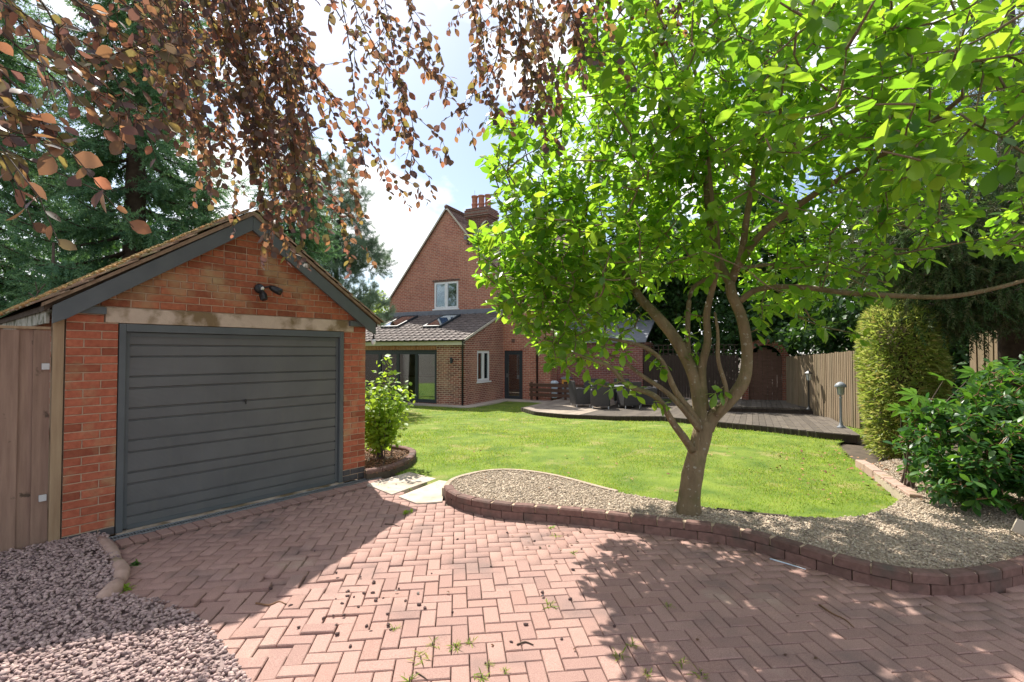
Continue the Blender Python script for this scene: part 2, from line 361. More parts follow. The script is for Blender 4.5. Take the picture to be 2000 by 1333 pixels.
M['verge'] = surf('verge_mortar', (.45, .40, .32), (.58, .52, .43), 14, .9, .3, 60)
M['cream'] = surf('cream_fascia', (.66, .62, .50), (.72, .68, .57), 4, .6, 0)
M['anth'] = surf('anthracite_frame', (.032, .042, .05), (.040, .050, .058), 4, .4, 0, spec=.4)
M['lead'] = surf('lead_flashing', (.17, .18, .21), (.24, .25, .28), 6, .6, .2, 30)
M['terracotta'] = surf('terracotta_pot', (.36, .14, .09), (.46, .20, .13), 8, .8, .2, 40)
M['slate'] = surf('grey_slate_roof', (.16, .17, .20), (.24, .25, .28), 6, .85, .3, 20)
M['plaster'] = surf('room_plaster', (.50, .49, .46), (.55, .54, .50), 3, .9, 0)
M['floorin'] = surf('room_floor', (.16, .12, .09), (.22, .17, .13), 3, .6, 0)
M['cabinet'] = surf('cabinet_door', (.50, .50, .45), (.56, .56, .51), 3, .5, 0)
M['worktop'] = surf('worktop', (.05, .05, .05), (.09, .085, .08), 9, .3, 0)
M['path'] = surf('pale_path', (.46, .38, .31), (.56, .48, .40), 5, .9, .3, 60)
M['glass'] = glassmat('window_glass'); M['skyglass'] = glassmat('rooflight_glass', (.5, .55, .6), .32)
M['wicker'] = surf('grey_wicker', (.055, .052, .052), (.085, .08, .08), 30, .6, .8, 220, stretch=(1, 1, 3))
M['ttop'] = surf('table_top', (.30, .31, .33), (.38, .39, .41), 6, .25, 0, spec=.5)
M['footm'] = surf('pale_foot', (.5, .5, .5), (.6, .6, .6), 6, .5, 0)
M['lampgrey'] = surf('grey_lamp_metal', (.20, .22, .24), (.28, .30, .32), 9, .5, .1, 40, spec=.4)
M['lampglass'] = surf('frosted_lamp_glass', (.42, .44, .42), (.5, .52, .5), 6, .2, 0)
M['orange'] = surf('orange_plastic', (.62, .27, .05), (.68, .32, .07), 5, .5, 0)
M['bluegrey'] = surf('pale_blue_plastic', (.55, .62, .68), (.62, .68, .72), 5, .5, 0)
M['card'] = surf('pale_board', (.45, .38, .30), (.52, .45, .36), 5, .8, .1, 30)
M['dogcoat'] = surf('dog_coat', (.05, .045, .04), (.62, .60, .57), 7, .9, .3, 90)
M['bark_mag'] = surf('magnolia_bark', (.17, .125, .072), (.29, .215, .125), 9, .92, .7, 55, stain=((.36, .33, .25), 22, .62, .66), stretch=(1, 1, .28), stain2=((.13, .125, .045), 3.5, .50, .66), bdist=.035)
M['bark_dark'] = surf('dark_bark', (.055, .038, .028), (.10, .072, .052), 10, .95, .7, 40)
M['bark_grey'] = surf('grey_twig', (.09, .065, .055), (.15, .11, .095), 10, .9, .3, 40)
M['lf_mag'] = leafmat('magnolia_leaf', [(.035, .095, .022), (.075, .165, .022), (.12, .22, .028), (.055, .13, .03), (.15, .25, .03)],
                      [(.20, .45, .025), (.34, .63, .03), (.47, .74, .04), (.25, .52, .03), (.60, .78, .05)], .54, .33, .5)
M['lf_beech'] = leafmat('copper_beech_leaf', [(.085, .058, .048), (.13, .088, .055), (.048, .038, .044), (.11, .10, .038), (.16, .085, .06), (.058, .045, .05)],
                        [(.28, .13, .09), (.44, .22, .09), (.17, .095, .09), (.38, .31, .08), (.66, .25, .13), (.21, .11, .10)], .42, .45, .35)
M['lf_spruce'] = leafmat('spruce_needle', [(.06, .13, .075), (.105, .21, .115), (.16, .28, .14), (.09, .17, .08)], [(.12, .27, .10), (.19, .38, .13), (.26, .44, .14), (.16, .30, .08)], .32, .6, .2)
M['lf_pine'] = leafmat('pine_needle', [(.12, .18, .13), (.17, .24, .17), (.13, .19, .11)], [(.2, .3, .2), (.28, .38, .25), (.22, .32, .16)], .30, .6, .2)
M['lf_yew'] = leafmat('cypress_spray', [(.025, .055, .02), (.05, .09, .03), (.09, .085, .04), (.04, .08, .03)], [(.08, .16, .03), (.14, .25, .05), (.16, .15, .06), (.10, .2, .04)], .28, .6, .2)
M['lf_back'] = leafmat('background_leaf', [(.022, .055, .018), (.04, .09, .025), (.028, .07, .022)], [(.07, .17, .02), (.13, .28, .03), (.08, .2, .03)], .22, .45, .3)
M['lf_lime'] = leafmat('lime_green_leaf', [(.14, .24, .03), (.20, .32, .04), (.26, .36, .05)], [(.42, .62, .04), (.58, .78, .06), (.66, .78, .08)], .45, .45, .3)
M['lf_hedge'] = leafmat('bamboo_leaf', [(.06, .11, .02), (.12, .18, .035), (.26, .28, .08), (.08, .13, .025), (.28, .22, .08)], [(.36, .48, .06), (.52, .6, .1), (.62, .62, .18), (.36, .5, .06), (.6, .46, .15)], .42, .5, .3)
M['lf_choisya'] = leafmat('glossy_shrub_leaf', [(.018, .06, .018), (.03, .09, .02), (.06, .15, .025), (.02, .065, .03), (.10, .20, .03)], [(.08, .26, .02), (.12, .34, .03), (.22, .46, .03), (.08, .24, .04), (.3, .5, .04)], .28, .36, .35)
M['lf_fatsia'] = leafmat('fatsia_leaf', [(.10, .24, .02), (.14, .30, .03)], [(.35, .62, .03), (.45, .70, .04)], .45, .35, .4)
M['grass'] = leafmat('grass_blade', [(.065, .135, .014), (.12, .21, .018), (.20, .275, .03), (.36, .33, .11)], [(.24, .44, .02), (.42, .60, .03), (.54, .64, .05), (.56, .52, .17)], .42, .6, .2)
M['lawn'] = surf('lawn_turf', (.07, .13, .014), (.19, .25, .03), 2.2, .95, .6, 40, stain=((.30, .26, .10), 1.5, .56, .72))
M['gravel_p'] = surf('plum_gravel', (.27, .20, .185), (.42, .33, .30), 40, .8, .2, 90, rnd=((.55, .5, .52), (1.0, .95, .95), (1.3, 1.2, 1.2), (.8, .72, .74), (1.5, 1.45, 1.4)))
M['gravel_c'] = surf('cream_gravel', (.43, .36, .29), (.56, .485, .40), 40, .85, .2, 90, rnd=((.5, .47, .46), (1.0, .97, .93), (1.22, 1.19, 1.14), (.68, .62, .57), (1.05, 1.0, .93)))
M['mulch'] = surf('bark_mulch', (.16, .09, .055), (.28, .17, .11), 40, .9, .3, 60, rnd=((.6, .6, .6), (1.2, 1.1, 1.0), (.9, .9, .9)))
M['kerb'] = surf('pink_kerb_stone', (.36, .24, .19), (.46, .32, .26), 12, .9, .5, 80, stain=((.24, .20, .11), 4, .56, .70))
M['dstone'] = surf('dark_pebble', (.055, .03, .028), (.10, .06, .055), 30, .8, .3, 90)
M['brown_twig'] = surf('brown_twig', (.16, .085, .045), (.24, .13, .07), 20, .9, .2, 60)
M['stick'] = surf('pale_plastic_rod', (.62, .72, .82), (.7, .78, .86), 8, .4, 0)
STONES = stone_templates(5); CHIPS = chip_templates(6)

# ------------------------------------------------------------------ ground, driveway, lawn, beds
def sheet(name, poly, z, mat, parent=None, kind='structure', t=0.0):
    m = MB(); poly = [(p[0], p[1]) for p in poly]
    m.prism(poly, z - t, z) if t else m.add([(p[0], p[1], z) for p in poly], [tuple(range(len(poly)))])
    me = m.mesh(name); bm = bmesh.new(); bm.from_mesh(me); bmesh.ops.recalc_face_normals(bm, faces=bm.faces)
    if not t and bm.faces[:][0].normal.z < 0: bmesh.ops.reverse_faces(bm, faces=bm.faces)
    bmesh.ops.triangulate(bm, faces=[f for f in bm.faces if len(f.verts) > 4]); bm.to_mesh(me); bm.free()
    o = link(name, me, mat, parent)
    if kind: o['kind'] = kind
    return o
xs = np.concatenate([[-900, -300, -100, -40], np.arange(-20, 20.1, 2), [40, 100, 300, 900]]); ys = np.concatenate([[-300, -60, -10, 0, 4], np.arange(6, 30.1, 1.5), [60, 150, 400, 1500]])
gv = [(x, y, float(gz(x, y)) - 0.06) for y in ys for x in xs]; nx = len(xs)
gf = [(j * nx + i, j * nx + i + 1, (j + 1) * nx + i + 1, (j + 1) * nx + i) for j in range(len(ys) - 1) for i in range(nx - 1)]
ground = MB().add(gv, gf).build('ground', M['soil']); ground['kind'] = 'structure'

# garage frame of reference
GA = math.atan2(.778, .628); GU = Vector((.628, .778, 0)).normalized(); GV = Vector((-GU.y, GU.x, 0))
G0 = Vector((-3.725, 4.68, 0)) - GU * 0.38; GW = 3.11
def GL(x, y, z=0): return G0 + GU * x + GV * y + Vector((0, 0, z))

# edging wall trace (foot of the wall, on the paving)
EDGE_PX = [(867, 972), (870, 983), (884, 993), (932, 1007), (1004, 1016), (1094, 1022), (1148, 1028), (1220, 1037), (1292, 1047), (1377, 1056), (1465, 1073), (1546, 1098), (1623, 1124), (1723, 1151), (1781, 1162), (1850, 1168), (1916, 1162), (1973, 1151), (2010, 1140)]
edge = [gnd(*p) for p in EDGE_PX]
edge += [edge[-1] + Vector((.35, .16, 0)), edge[-1] + Vector((.8, .5, 0)), edge[-1] + Vector((1.2, 1.0, 0))]
back_px = [(880, 943), (905, 934), (945, 925), (985, 922), (1030, 925), (1075, 932), (1120, 943), (1165, 956), (1205, 966), (1260, 976), (1330, 987), (1400, 1000), (1460, 1008), (1540, 1015), (1620, 1018), (1690, 1012), (1735, 998), (1765, 975), (1720, 940), (1690, 915)]
backe = [gnd(p[0], p[1], 0.06) for p in back_px]

# left gravel boundary
gr_edge = [gnd(*p) for p in [(205, 1052), (225, 1085), (240, 1120), (225, 1150), (215, 1172), (300, 1178), (365, 1195), (405, 1225), (440, 1268), (470, 1305), (490, 1333)]]
gr_edge += [gr_edge[-1] + Vector((.05, -.5, 0)), gr_edge[-1] + Vector((.0, -1.6, 0))]
DRIVE = [GL(0.3, -0.15), GL(GW + .1, -.15), gnd(720, 942), gnd(800, 972), gnd(868, 982)] + [e + Vector((0, .08, 0)) for e in edge[1:-3]] + [Vector((7, 3.4, 0)), Vector((7, .4, 0)), Vector((-1.9, .4, 0))] + [g + Vector((-.12, 0, 0)) for g in gr_edge[::-1]]
sheet('ground_under_drive', [(-12, -12), (12, -12), (12, 3.2), (4, 4.2), (1, 5.0), (-.3, 5.9), (-1.9, 6.7), (-4.2, 4.2), (-12, 2.5)], -0.042, M['sand'])
drive = sheet('driveway', DRIVE, -0.028, M['sand'])

def chamfer_block(w, d, h, c=0.004):
    """block lying with its top at z=0, centred"""
    x, y = w / 2, d / 2
    v = [(-x, -y, -h), (x, -y, -h), (x, y, -h), (-x, y, -h), (-x, -y, -c), (x, -y, -c), (x, y, -c), (-x, y, -c), (-x + c, -y + c, 0), (x - c, -y + c, 0), (x - c, y - c, 0), (-x + c, y - c, 0)]
    f = [(8, 9, 10, 11)] + [(i, (i + 1) % 4, 4 + (i + 1) % 4, 4 + i) for i in range(4)] + [(4 + i, 4 + (i + 1) % 4, 8 + (i + 1) % 4, 8 + i) for i in range(4)]
    return v, f
PV, PF = chamfer_block(.1965, .0960, .06, .005)
paver_me = MB().add(PV, PF).mesh('paver'); paver_me.materials.append(M['paver'])
tri = []
for q in PF: tri += [(q[0], q[1], q[2]), (q[0], q[2], q[3])]
PVn, PFn = np.array(PV), np.array(tri)
ang = math.radians(6.3); ca, sa = math.cos(ang), math.sin(ang); U = 0.1015
cells = []
for i in range(-60, 90):
    for j in range(-10, 80):
        m = (i - j) % 4
        if m == 0: cx, cy, rz = i + 1.0, j + .5, 0
        elif m == 2: cx, cy, rz = i + .5, j + 0.0, math.pi / 2
        else: continue
        cx *= U; cy *= U; x, y = ca * cx - sa * cy - .03, sa * cx + ca * cy
        cells.append((x, y, rz + ang))
cells = np.array(cells)
ok = in_poly(cells, DRIVE) & (cells[:, 1] > .5)
g0 = np.array([G0.x, G0.y]); gvv = np.array([GV.x, GV.y])
ok &= ((cells[:, :2] - g0) @ gvv) < -0.40
cells = cells[ok]
pp = project(np.c_[cells[:, :2], np.zeros(len(cells))]); vis = (pp[:, 0] > -20) & (pp[:, 0] < 2020) & (pp[:, 1] < 1345)
order = np.lexsort((np.hypot(cells[:, 0], cells[:, 1]), ~vis)); cells = cells[order]
ta = TA(); Ms = []
for k, (x, y, rz) in enumerate(cells):
    # settled, uneven area in front of the garage
    d = math.hypot(x + 1.75, (y - 3.75) * .8); un = max(0, 1 - d / 1.3)
    dz = random.gauss(0, .0016) + max(-.018, un * random.gauss(0, .011)); tx, ty = random.gauss(0, .006 + .022 * un), random.gauss(0, .006 + .022 * un)
    yaw = random.gauss(0, .008 + .03 * un)
    if k < 300:
        o = link('paver', paver_me, None, drive, (x, y, dz)); o.rotation_euler = (tx, ty, rz + yaw)
    else:
        mt = Matrix.Translation((x, y, dz)) @ Matrix.Rotation(rz + yaw, 4, 'Z') @ Matrix.Rotation(tx, 4, 'X'); Ms.append([list(r) for r in mt][:3])
ta.scatter(PVn, PFn, np.array(Ms)); pf = ta.build('paver_field', M['paver'], drive, smooth=False); pf['kind'] = 'stuff'
for k in range(29):     # row set square against the garage door
    x = .28 + k * .1035
    o = link('paver', paver_me, None, drive, GL(x, -.285, random.gauss(0, .002))); o.rotation_euler = (random.gauss(0, .01), random.gauss(0, .01), GA + math.pi / 2 + random.gauss(0, .01))

# channel drain at the door
dr = empty('drain_channel', GL(.3, -.12), GA, 'narrow grey metal grating drain along the foot of the garage door', 'drain')
m = MB()
for y in (-.055, .045): m.box(0, 2.95, y, y + .012, -.03, .006)
m.build('frame', M['steel'], dr)
m = MB()
for k in range(118): m.box(.01 + k * .025, .02 + k * .025, -.043, .045, -.01, .002)
m.build('grate', M['steel'], dr); MB().box(0, 2.95, -.043, .045, -.06, -.03).build('channel', M['hole'], dr)

# lawn
LAWN = [(p.x, p.y) for p in backe] + [(6.2, 9.5), (7.5, 10.5), (9.5, 13), (9.5, 20), (3, 24), (-14, 30), (-14, 14), (-3.5, 9.0), (-2.4, 8.4), (-1.75, 8.2), (-1.5, 7.7), (-1.65, 6.95), (-1.45, 6.7), (-.95, 6.35)]
st = .1; gx, gy = np.meshgrid(np.arange(-14, 9.6, st), np.arange(4.6, 24, st)); cen = np.stack([gx.ravel() + st / 2, gy.ravel() + st / 2], 1)
inn = in_poly(cen, LAWN); c = cen[inn] - st / 2
vv = {}; V = []; Fq = []
def vid(i, j):
    k = (i, j)
    if k not in vv:
        x, y = -14 + i * st, 4.6 + j * st; vv[k] = len(V); V.append((x, y, float(gz(x, y)) + .012 * math.sin(x * 2.1) * math.sin(y * 1.7)))
    return vv[k]
for x, y in c:
    i, j = round((x + 14) / st), round((y - 4.6) / st); Fq.append((vid(i, j), vid(i + 1, j), vid(i + 1, j + 1), vid(i, j + 1)))
lawn = MB().add(V, Fq).build('lawn', M['lawn'], smooth=True); lawn['kind'] = 'structure'

# ------------------------------------------------------------------ house frame
HA = math.radians(-26); H0 = Vector((-.377, 21.42, -.3)); HX = Vector((math.cos(HA), math.sin(HA), 0)); HY = Vector((-math.sin(HA), math.cos(HA), 0))
def HL(x, y, z=0): return H0 + HX * x + HY * y + Vector((0, 0, z))
def to_h(P): d = Vector(P) - H0; return Vector((d.dot(HX), d.dot(HY), d.z))
DECKZ = .13
deck_px = [(1019, 796), (1045, 804), (1100, 809), (1200, 813), (1290, 813), (1400, 824), (1500, 833), (1600, 844), (1674, 850)]
deck_front = [gnd(p[0], p[1], DECKZ) for p in deck_px]; deck_h = [to_h(p) for p in deck_front]
DECK_POLY = [(p.x, p.y) for p in deck_front] + [(9.4, 14), (10, 19), (2, 21.5), (.6, 21)]

# grass blades
def grass_pts():
    P = []
    for (y0, y1, dens) in ((4.7, 6.5, 2600), (6.5, 8.5, 2000), (8.5, 11.5, 1100), (11.5, 18.5, 420)):
        n = int((y1 - y0) * 13 * dens); p = np.c_[RNG.uniform(-4.5, 8.5, n), RNG.uniform(y0, y1, n)]
        p = p[in_poly(p, LAWN) & ~in_poly(p, DECK_POLY)]; q = project(np.c_[p, gz(p[:, 0], p[:, 1])]); P.append(p[(q[:, 0] > 690) & (q[:, 0] < 2100)])
    return np.concatenate(P)
gp = grass_pts()
hl = np.array([[to_h((x, y, 0)).x, to_h((x, y, 0)).y] for x, y in gp[gp[:, 1] > 14]])
far = gp[gp[:, 1] > 14]; keep = ~((hl[:, 1] > -3.65) & (hl[:, 0] < .5)) & ~((hl[:, 1] > -.6))
gp = np.concatenate([gp[gp[:, 1] <= 14], far[keep]])
n = len(gp); tv = np.array([(-.5, 0, 0), (.5, 0, 0), (.32, .6, .12), (-.32, .6, .12), (0, 1, .42)]); tf = np.array([(0, 1, 2), (0, 2, 3), (3, 2, 4)])
dirs = np.c_[RNG.normal(0, .5, n), RNG.normal(0, .5, n), np.ones(n)]; ups = runit(n)
hgt = RNG.uniform(.010, .034, n) * (1 + .35 * (gp[:, 1] > 9)); wid = RNG.uniform(.004, .007, n) * (1 + .10 * (gp[:, 1] - 5))
patch = .5 + .5 * np.sin(gp[:, 0] * 1.9 + 1.3 * np.sin(gp[:, 1] * 1.3)) * np.sin(gp[:, 1] * 1.5 + .7)
patch2 = np.sin(gp[:, 0] * 4.3 + 2.1 * np.sin(gp[:, 1] * 2.9)) * np.sin(gp[:, 1] * 5.1 + 1.7 * np.sin(gp[:, 0] * 3.3)); dry = sstep((gp[:, 0] - 1.5) / 3.5) * .22 * sstep((9 - gp[:, 1]) / 2)
rr = np.clip(RNG.normal(.30, .22, n) + .42 * (patch - .5) + .22 * patch2 + dry, 0, .99)
ta = TA(); ta.scatter(tv, tf, mats(frames(dirs, ups), np.c_[gp, gz(gp[:, 0], gp[:, 1]) - .004], np.c_[wid, hgt, hgt]), rr)
tag(ta.build('grass', M['grass'], smooth=False), 'short sunlit lawn grass between the house and the drive', 'grass', kind='stuff')

# ------------------------------------------------------------------ gravel
def gravel(name, poly, n, smin, smax, mat, z, label, zfun=None, flat=.55, parent=None, tmpl=None):
    tmpl = tmpl or CHIPS
    P = np.array([(p[0], p[1]) for p in poly]); lo, hi = P.min(0), P.max(0); pts = np.zeros((0, 2))
    while len(pts) < n:
        q = RNG.uniform(lo, hi, (n * 2, 2)); pts = np.concatenate([pts, q[in_poly(q, poly)]])
    pts = pts[:n]; s = RNG.uniform(smin, smax, n); zz = z + RNG.uniform(-.3, .5, n) * s + (zfun(pts[:, 0], pts[:, 1]) if zfun else 0)
    ta = TA(); idx = RNG.integers(0, len(tmpl), n)
    for k, (v, f) in enumerate(tmpl):
        w = idx == k; c = w.sum(); a = RNG.uniform(0, 6.28, c); tl = RNG.normal(0, .35, (c, 2))
        R = frames(np.c_[np.cos(a), np.sin(a), tl[:, 0]], np.c_[tl[:, 1], np.zeros(c), np.ones(c)])
        sc3 = np.c_[s[w] * RNG.uniform(.6, 1, c), s[w] * RNG.uniform(.9, 1.4, c), s[w] * RNG.uniform(flat * .7, flat * 1.2, c)]
        ta.scatter(v, f, mats(R, np.c_[pts[w], zz[w]], sc3))
    o = ta.build(name, mat, parent, smooth=False); return tag(o, label, 'gravel', kind='stuff')
gl_poly = [GL(.1, .0), gr_edge[0]] + gr_edge[1:] + [Vector((-3.6, .9, 0)), Vector((-4.7, 2.6, 0)), GL(-.95, 0.1)]
gl_poly = [(p.x, p.y) for p in gl_poly]
def glz(x, y): return .045 * sstep((np.asarray(y) - 2.6) / 1.3) * sstep((-np.asarray(x) - 1.8) / 1.0)
gbase = sheet('gravel_ground', gl_poly, .004, M['gravel_p'])
gv2 = [p for p in gl_poly]
gravel('gravel', gl_poly, 21000, .007, .019, M['gravel_p'], .012, 'loose plum and grey gravel beside the wooden gate and garage', glz, .6, None, STONES)
cut = [(p.x + .02, p.y + .07) for p in edge[1:]]
bed_poly = [(edge[0].x + .07, edge[0].y + .03)] + cut + [(6.4, 4.2), (6.6, 6.5), (5.9, 7.6)] + [(p.x, p.y) for p in backe[::-1]]
sheet('gravel_bed', bed_poly, .085, M['gravel_c'], t=.14)
gravel('bed_gravel', bed_poly, 42000, .006, .0150, M['gravel_c'], .09, 'cream pea gravel filling the raised bed round the magnolia')

# raised brick edging: blocks in two courses
def path_len(P):
    L = [0]
    for a, b in zip(P, P[1:]): L.append(L[-1] + (b - a).length)
    return L
def resample(P, step):
    L = path_len(P); n = max(2, round(L[-1] / step)); out = []
    for k in range(n + 1):
        s = L[-1] * k / n; i = 0
        while i < len(L) - 2 and L[i + 1] < s: i += 1
        t = (s - L[i]) / max(L[i + 1] - L[i], 1e-9); out.append(P[i].lerp(P[i + 1], t))
    return out
def smooth_path(P, it=2):
    for _ in range(it):
        Q = [P[0]]
        for a, b in zip(P, P[1:]): Q += [a.lerp(b, .25), a.lerp(b, .75)]
        P = Q + [P[-1]]
    return P
_blk = {}
def block_mesh(key, w, d, h, c, mat):
    if key not in _blk:
        v, f = chamfer_block(w, d, h, c); me = MB().add(v, f).mesh('edging_block'); me.materials.append(mat); _blk[key] = me
    return _blk[key]
def edging_wall(name, label, P, inward, step=.235, width=.105, h0=.075, h1=.075, z0=0.0, mat=None):
    mat = mat or M['edging']
    root = empty(name, P[0], 0, label, 'edging'); base = P[0]
    for course, (zt, ht) in enumerate(((z0 + h0, h0 + .03), (z0 + h0 + h1, h1 - .006))):
        Q = resample(P, step)
        if course == 0 and len(Q) > 3:
            Q = [Q[0]] + [a.lerp(b, .5) for a, b in zip(Q, Q[1:])] + [Q[-1]]
        for a, b in zip(Q, Q[1:]):
            d = b - a; L = d.length
            if L < .04: continue
            rz = math.atan2(d.y, d.x); nrm = Vector((-d.y, d.x, 0)).normalized() * inward; c = (a + b) / 2 + nrm * (width / 2 - (.0 if course else .004))
            key = (name, round(L, 2), course); me = block_mesh(key, round(L, 2) - (.017 if course else .010), width - (0 if course else .012), ht, .014 if course else .006, mat)
            o = link('edging_block', me, None, root, (c.x - base.x, c.y - base.y, zt)); o.rotation_euler = (random.gauss(0, .012), random.gauss(0, .01), rz)
        # mortar between the blocks
        Qm = resample(P, .1); m = MB(); poly = []
        for i, q in enumerate(Qm):
            d = Qm[min(i + 1, len(Qm) - 1)] - Qm[max(i - 1, 0)]; nrm = Vector((-d.y, d.x, 0)).normalized() * inward; poly.append((q - base, nrm))
        for (a, na), (b, nb) in zip(poly, poly[1:]):
            i0, i1 = (.020, width - .020) if course else (.034, width - .034)
            v = [a + na * i0, b + nb * i0, b + nb * i1, a + na * i1]; zz0, zz1 = zt - ht, zt - (.010 if course else .002)
            m.add([(p.x, p.y, zz0) for p in v] + [(p.x, p.y, zz1) for p in v], [(4, 5, 6, 7), (0, 1, 5, 4), (2, 3, 7, 6)])
        m.build('mortar', M['gmortar'], root)
    return root
edging_wall('brick_edging', 'low curved two-course brown block edging along the front of the gravel bed', smooth_path(edge), 1)
m = MB(); Q = resample(smooth_path([edge[0] + Vector((-.0, .02, 0))] + backe[:9]), .12)
for a, b in zip(Q, Q[1:]):
    d = (b - a); nr = Vector((-d.y, d.x, 0)).normalized() * .028; v = [a - nr, b - nr, b + nr, a + nr]
    m.add([(p.x, p.y, -.02) for p in v] + [(p.x, p.y, .104) for p in v], [(4, 5, 6, 7), (0, 1, 5, 4), (2, 3, 7, 6), (1, 2, 6, 5), (3, 0, 4, 7)])
tag(m.build('bed_edging_strip', M['stonestrip']), 'thin pale stone strip edging the lawn side of the gravel bed', 'edging')
Q = resample([backe[k] for k in (11, 12, 13)], .5); m = MB()
for a, b in zip(Q, Q[1:]):
    d = (b - a); nr = Vector((-d.y, d.x, 0)).normalized() * .02; v = [a - nr, b - nr, b + nr, a + nr]
    m.add([(p.x, p.y, -.03) for p in v] + [(p.x, p.y, .098) for p in v], [(4, 5, 6, 7), (0, 1, 5, 4), (2, 3, 7, 6), (1, 2, 6, 5), (3, 0, 4, 7)])
tag(m.build('timber_edging', M['darkfence']), 'thin dark timber edging between lawn and gravel right of the magnolia', 'edging')
# round planter beside garage
pl = [gnd(716, 937), gnd(760, 930), gnd(795, 917), gnd(812, 903), gnd(813, 893), Vector((-1.62, 8.25, 0)), Vector((-1.95, 8.55, 0)), Vector((-2.5, 8.65, 0))]
edging_wall('planter_edging', 'curved brown brick planter edging against the garage corner', smooth_path(pl), 1, step=.22, h0=.06, h1=.065)
plp = [(p.x, p.y) for p in pl] + [(-2.6, 7.6)]
sheet('planter_soil', plp, .07, M['soil'], t=.1)
tag(gravel('bark_mulch', plp, 1800, .012, .03, M['mulch'], .075, 'brown bark mulch inside the brick planter', flat=.35), None, 'mulch')
# sleepers on the right of the lawn
rt = [gnd(1680, 912), gnd(1740, 955), gnd(1792, 990)]
root = empty('sleeper_edging', rt[0], 0, 'tan block edging at the foot of the bamboo hedge beside the lawn', 'edging')
Q = resample(rt, .42)
for k, (a, b) in enumerate(zip(Q, Q[1:])):
    d = b - a; me = block_mesh(('slp', round(d.length, 2)), d.length - .012, .12, .2, .008, M['kerb']); c = (a + b) / 2 - rt[0]
    o = link('block', me, None, root, (c.x, c.y, .125 + random.gauss(0, .006))); o.rotation_euler = (0, random.gauss(0, .02), math.atan2(d.y, d.x) + random.gauss(0, .02))
# stepping slabs
for poly, lab in (([(716, 948), (800, 924), (852, 937), (765, 968)], 'pale sandstone slab touching the planter edging by the garage'), ([(778, 972), (858, 940), (888, 944), (866, 968), (864, 982), (815, 986)], 'pale sandstone slab against the tip of the gravel bed')):
    P = [gnd(*p) for p in poly]; c = sum(P, Vector()) / len(P)
    o = MB().prism([(p.x - c.x, p.y - c.y) for p in P], -.05, .014).build('paving_slab', M['slab'], loc=(c.x, c.y, 0)); bevel(o, .006); tag(o, lab, 'slab', 'stepping slabs')
# broken kerb between gravel and paving
root = empty('kerb_edging', gr_edge[0], 0, 'low curved pinkish kerb between the plum gravel and the block paving', 'kerb')
kp = [gnd(p[0], p[1], .05) for p in [(195, 1050), (212, 1068), (226, 1090), (237, 1112), (232, 1132), (215, 1152), (198, 1168)]]
for i in range(0, 6, 2):
    seg = kp[i:i + 3]; L = [p - gr_edge[0] for p in seg]; m = MB(); m.tube([L[0].lerp(L[1], .03), L[0].lerp(L[1], .5), L[1], L[1].lerp(L[2], .5), L[1].lerp(L[2], .96)], [.040, .055, .058, .056, .042], 10)
    m.v = [(a, b, c * .95 - .02) for a, b, c in m.v]; m.build('kerb_stone', M['kerb'], root, smooth=True)

# ------------------------------------------------------------------ garage
garage = empty('garage', G0, GA, 'red brick garage with grey up-and-over door and mossy tiled gable roof', 'garage')
GD, APX, APZ, EVX, EVZ = 5.2, GW / 2, 3.25, -.10, 2.11
SL = (APZ - EVZ) / (APX - EVX); SA = math.atan(SL)
def gtop(x): return EVZ + (min(x, GW - x) - EVX) * SL
m = MB(); y0 = .010
m.box(0.004, .376, y0, .34, 0, 1.985); m.box(2.774, 3.106, y0, .34, 0, 1.985)
m.box(.004, .27, y0, .34, 1.985, 2.135); m.box(2.918, 3.106, y0, .34, 1.985, 2.135)
m.prism_y([(.004, 2.135), (GW - .004, 2.135), (GW - .004, gtop(GW) - .09), (APX, APZ - .09), (.004, gtop(0) - .09)], y0, .22)
wall = m.build('wall', M['gmortar'], garage)
m = MB(); m.box(.0, .22, .345, GD, 0, 2.09); m.box(GW - .22, GW, .345, GD, 0, 2.09); m.prism_y([(.22, 0), (GW - .22, 0), (GW - .22, 2.2), (APX, APZ - .1), (.22, 2.2)], GD - .2, GD - .004)
m.build('side_wall', brickwall('garage_side_brick', 'YZ', (.40, .13, .07), (.30, .09, .05), (.42, .2, .1), (.46, .34, .24)), garage)
def brick_mesh(w, h, mat, c=.005):
    key = ('gb', round(w, 3), round(h, 3), mat.name)
    if key not in _blk:
        v, f = chamfer_block(w, h, .045, c); v = [(a, -cz, b) for a, b, cz in v]
        me = MB().add(v, f).mesh('brick'); me.materials.append(mat); _blk[key] = me
    return _blk[key]
PIT = 1.98 / 26
def lay(x0, x1, z, mat, h=.0665):
    w = x1 - x0 - .010
    if w < .03: return
    o = link('brick', brick_mesh(w, h, mat), None, wall, ((x0 + x1) / 2, random.gauss(0, .0016), z + PIT / 2)); o.rotation_euler = (random.gauss(0, .008), random.gauss(0, .005), random.gauss(0, .006))
for k in range(28):
    z = k * PIT; odd = k % 2; mt = M['plinth'] if k < 1 else M['gbrick']
    if k < 26:
        s = .127 if odd else .253
        lay(0, s, z, mt); lay(s, .38, z, mt)
        mt = M['plinth'] if k < 2 else M['gbrick']; s = .113 if odd else .227
        lay(2.77, 2.77 + s, z, mt); lay(2.77 + s, GW, z, mt)
    else:
        lay(0, .12 if odd else .272, z, M['gbrick']); lay(2.916, GW, z, M['gbrick'])
        if odd: lay(.12, .272, z, M['gbrick'])
k = 0; z = 2.135
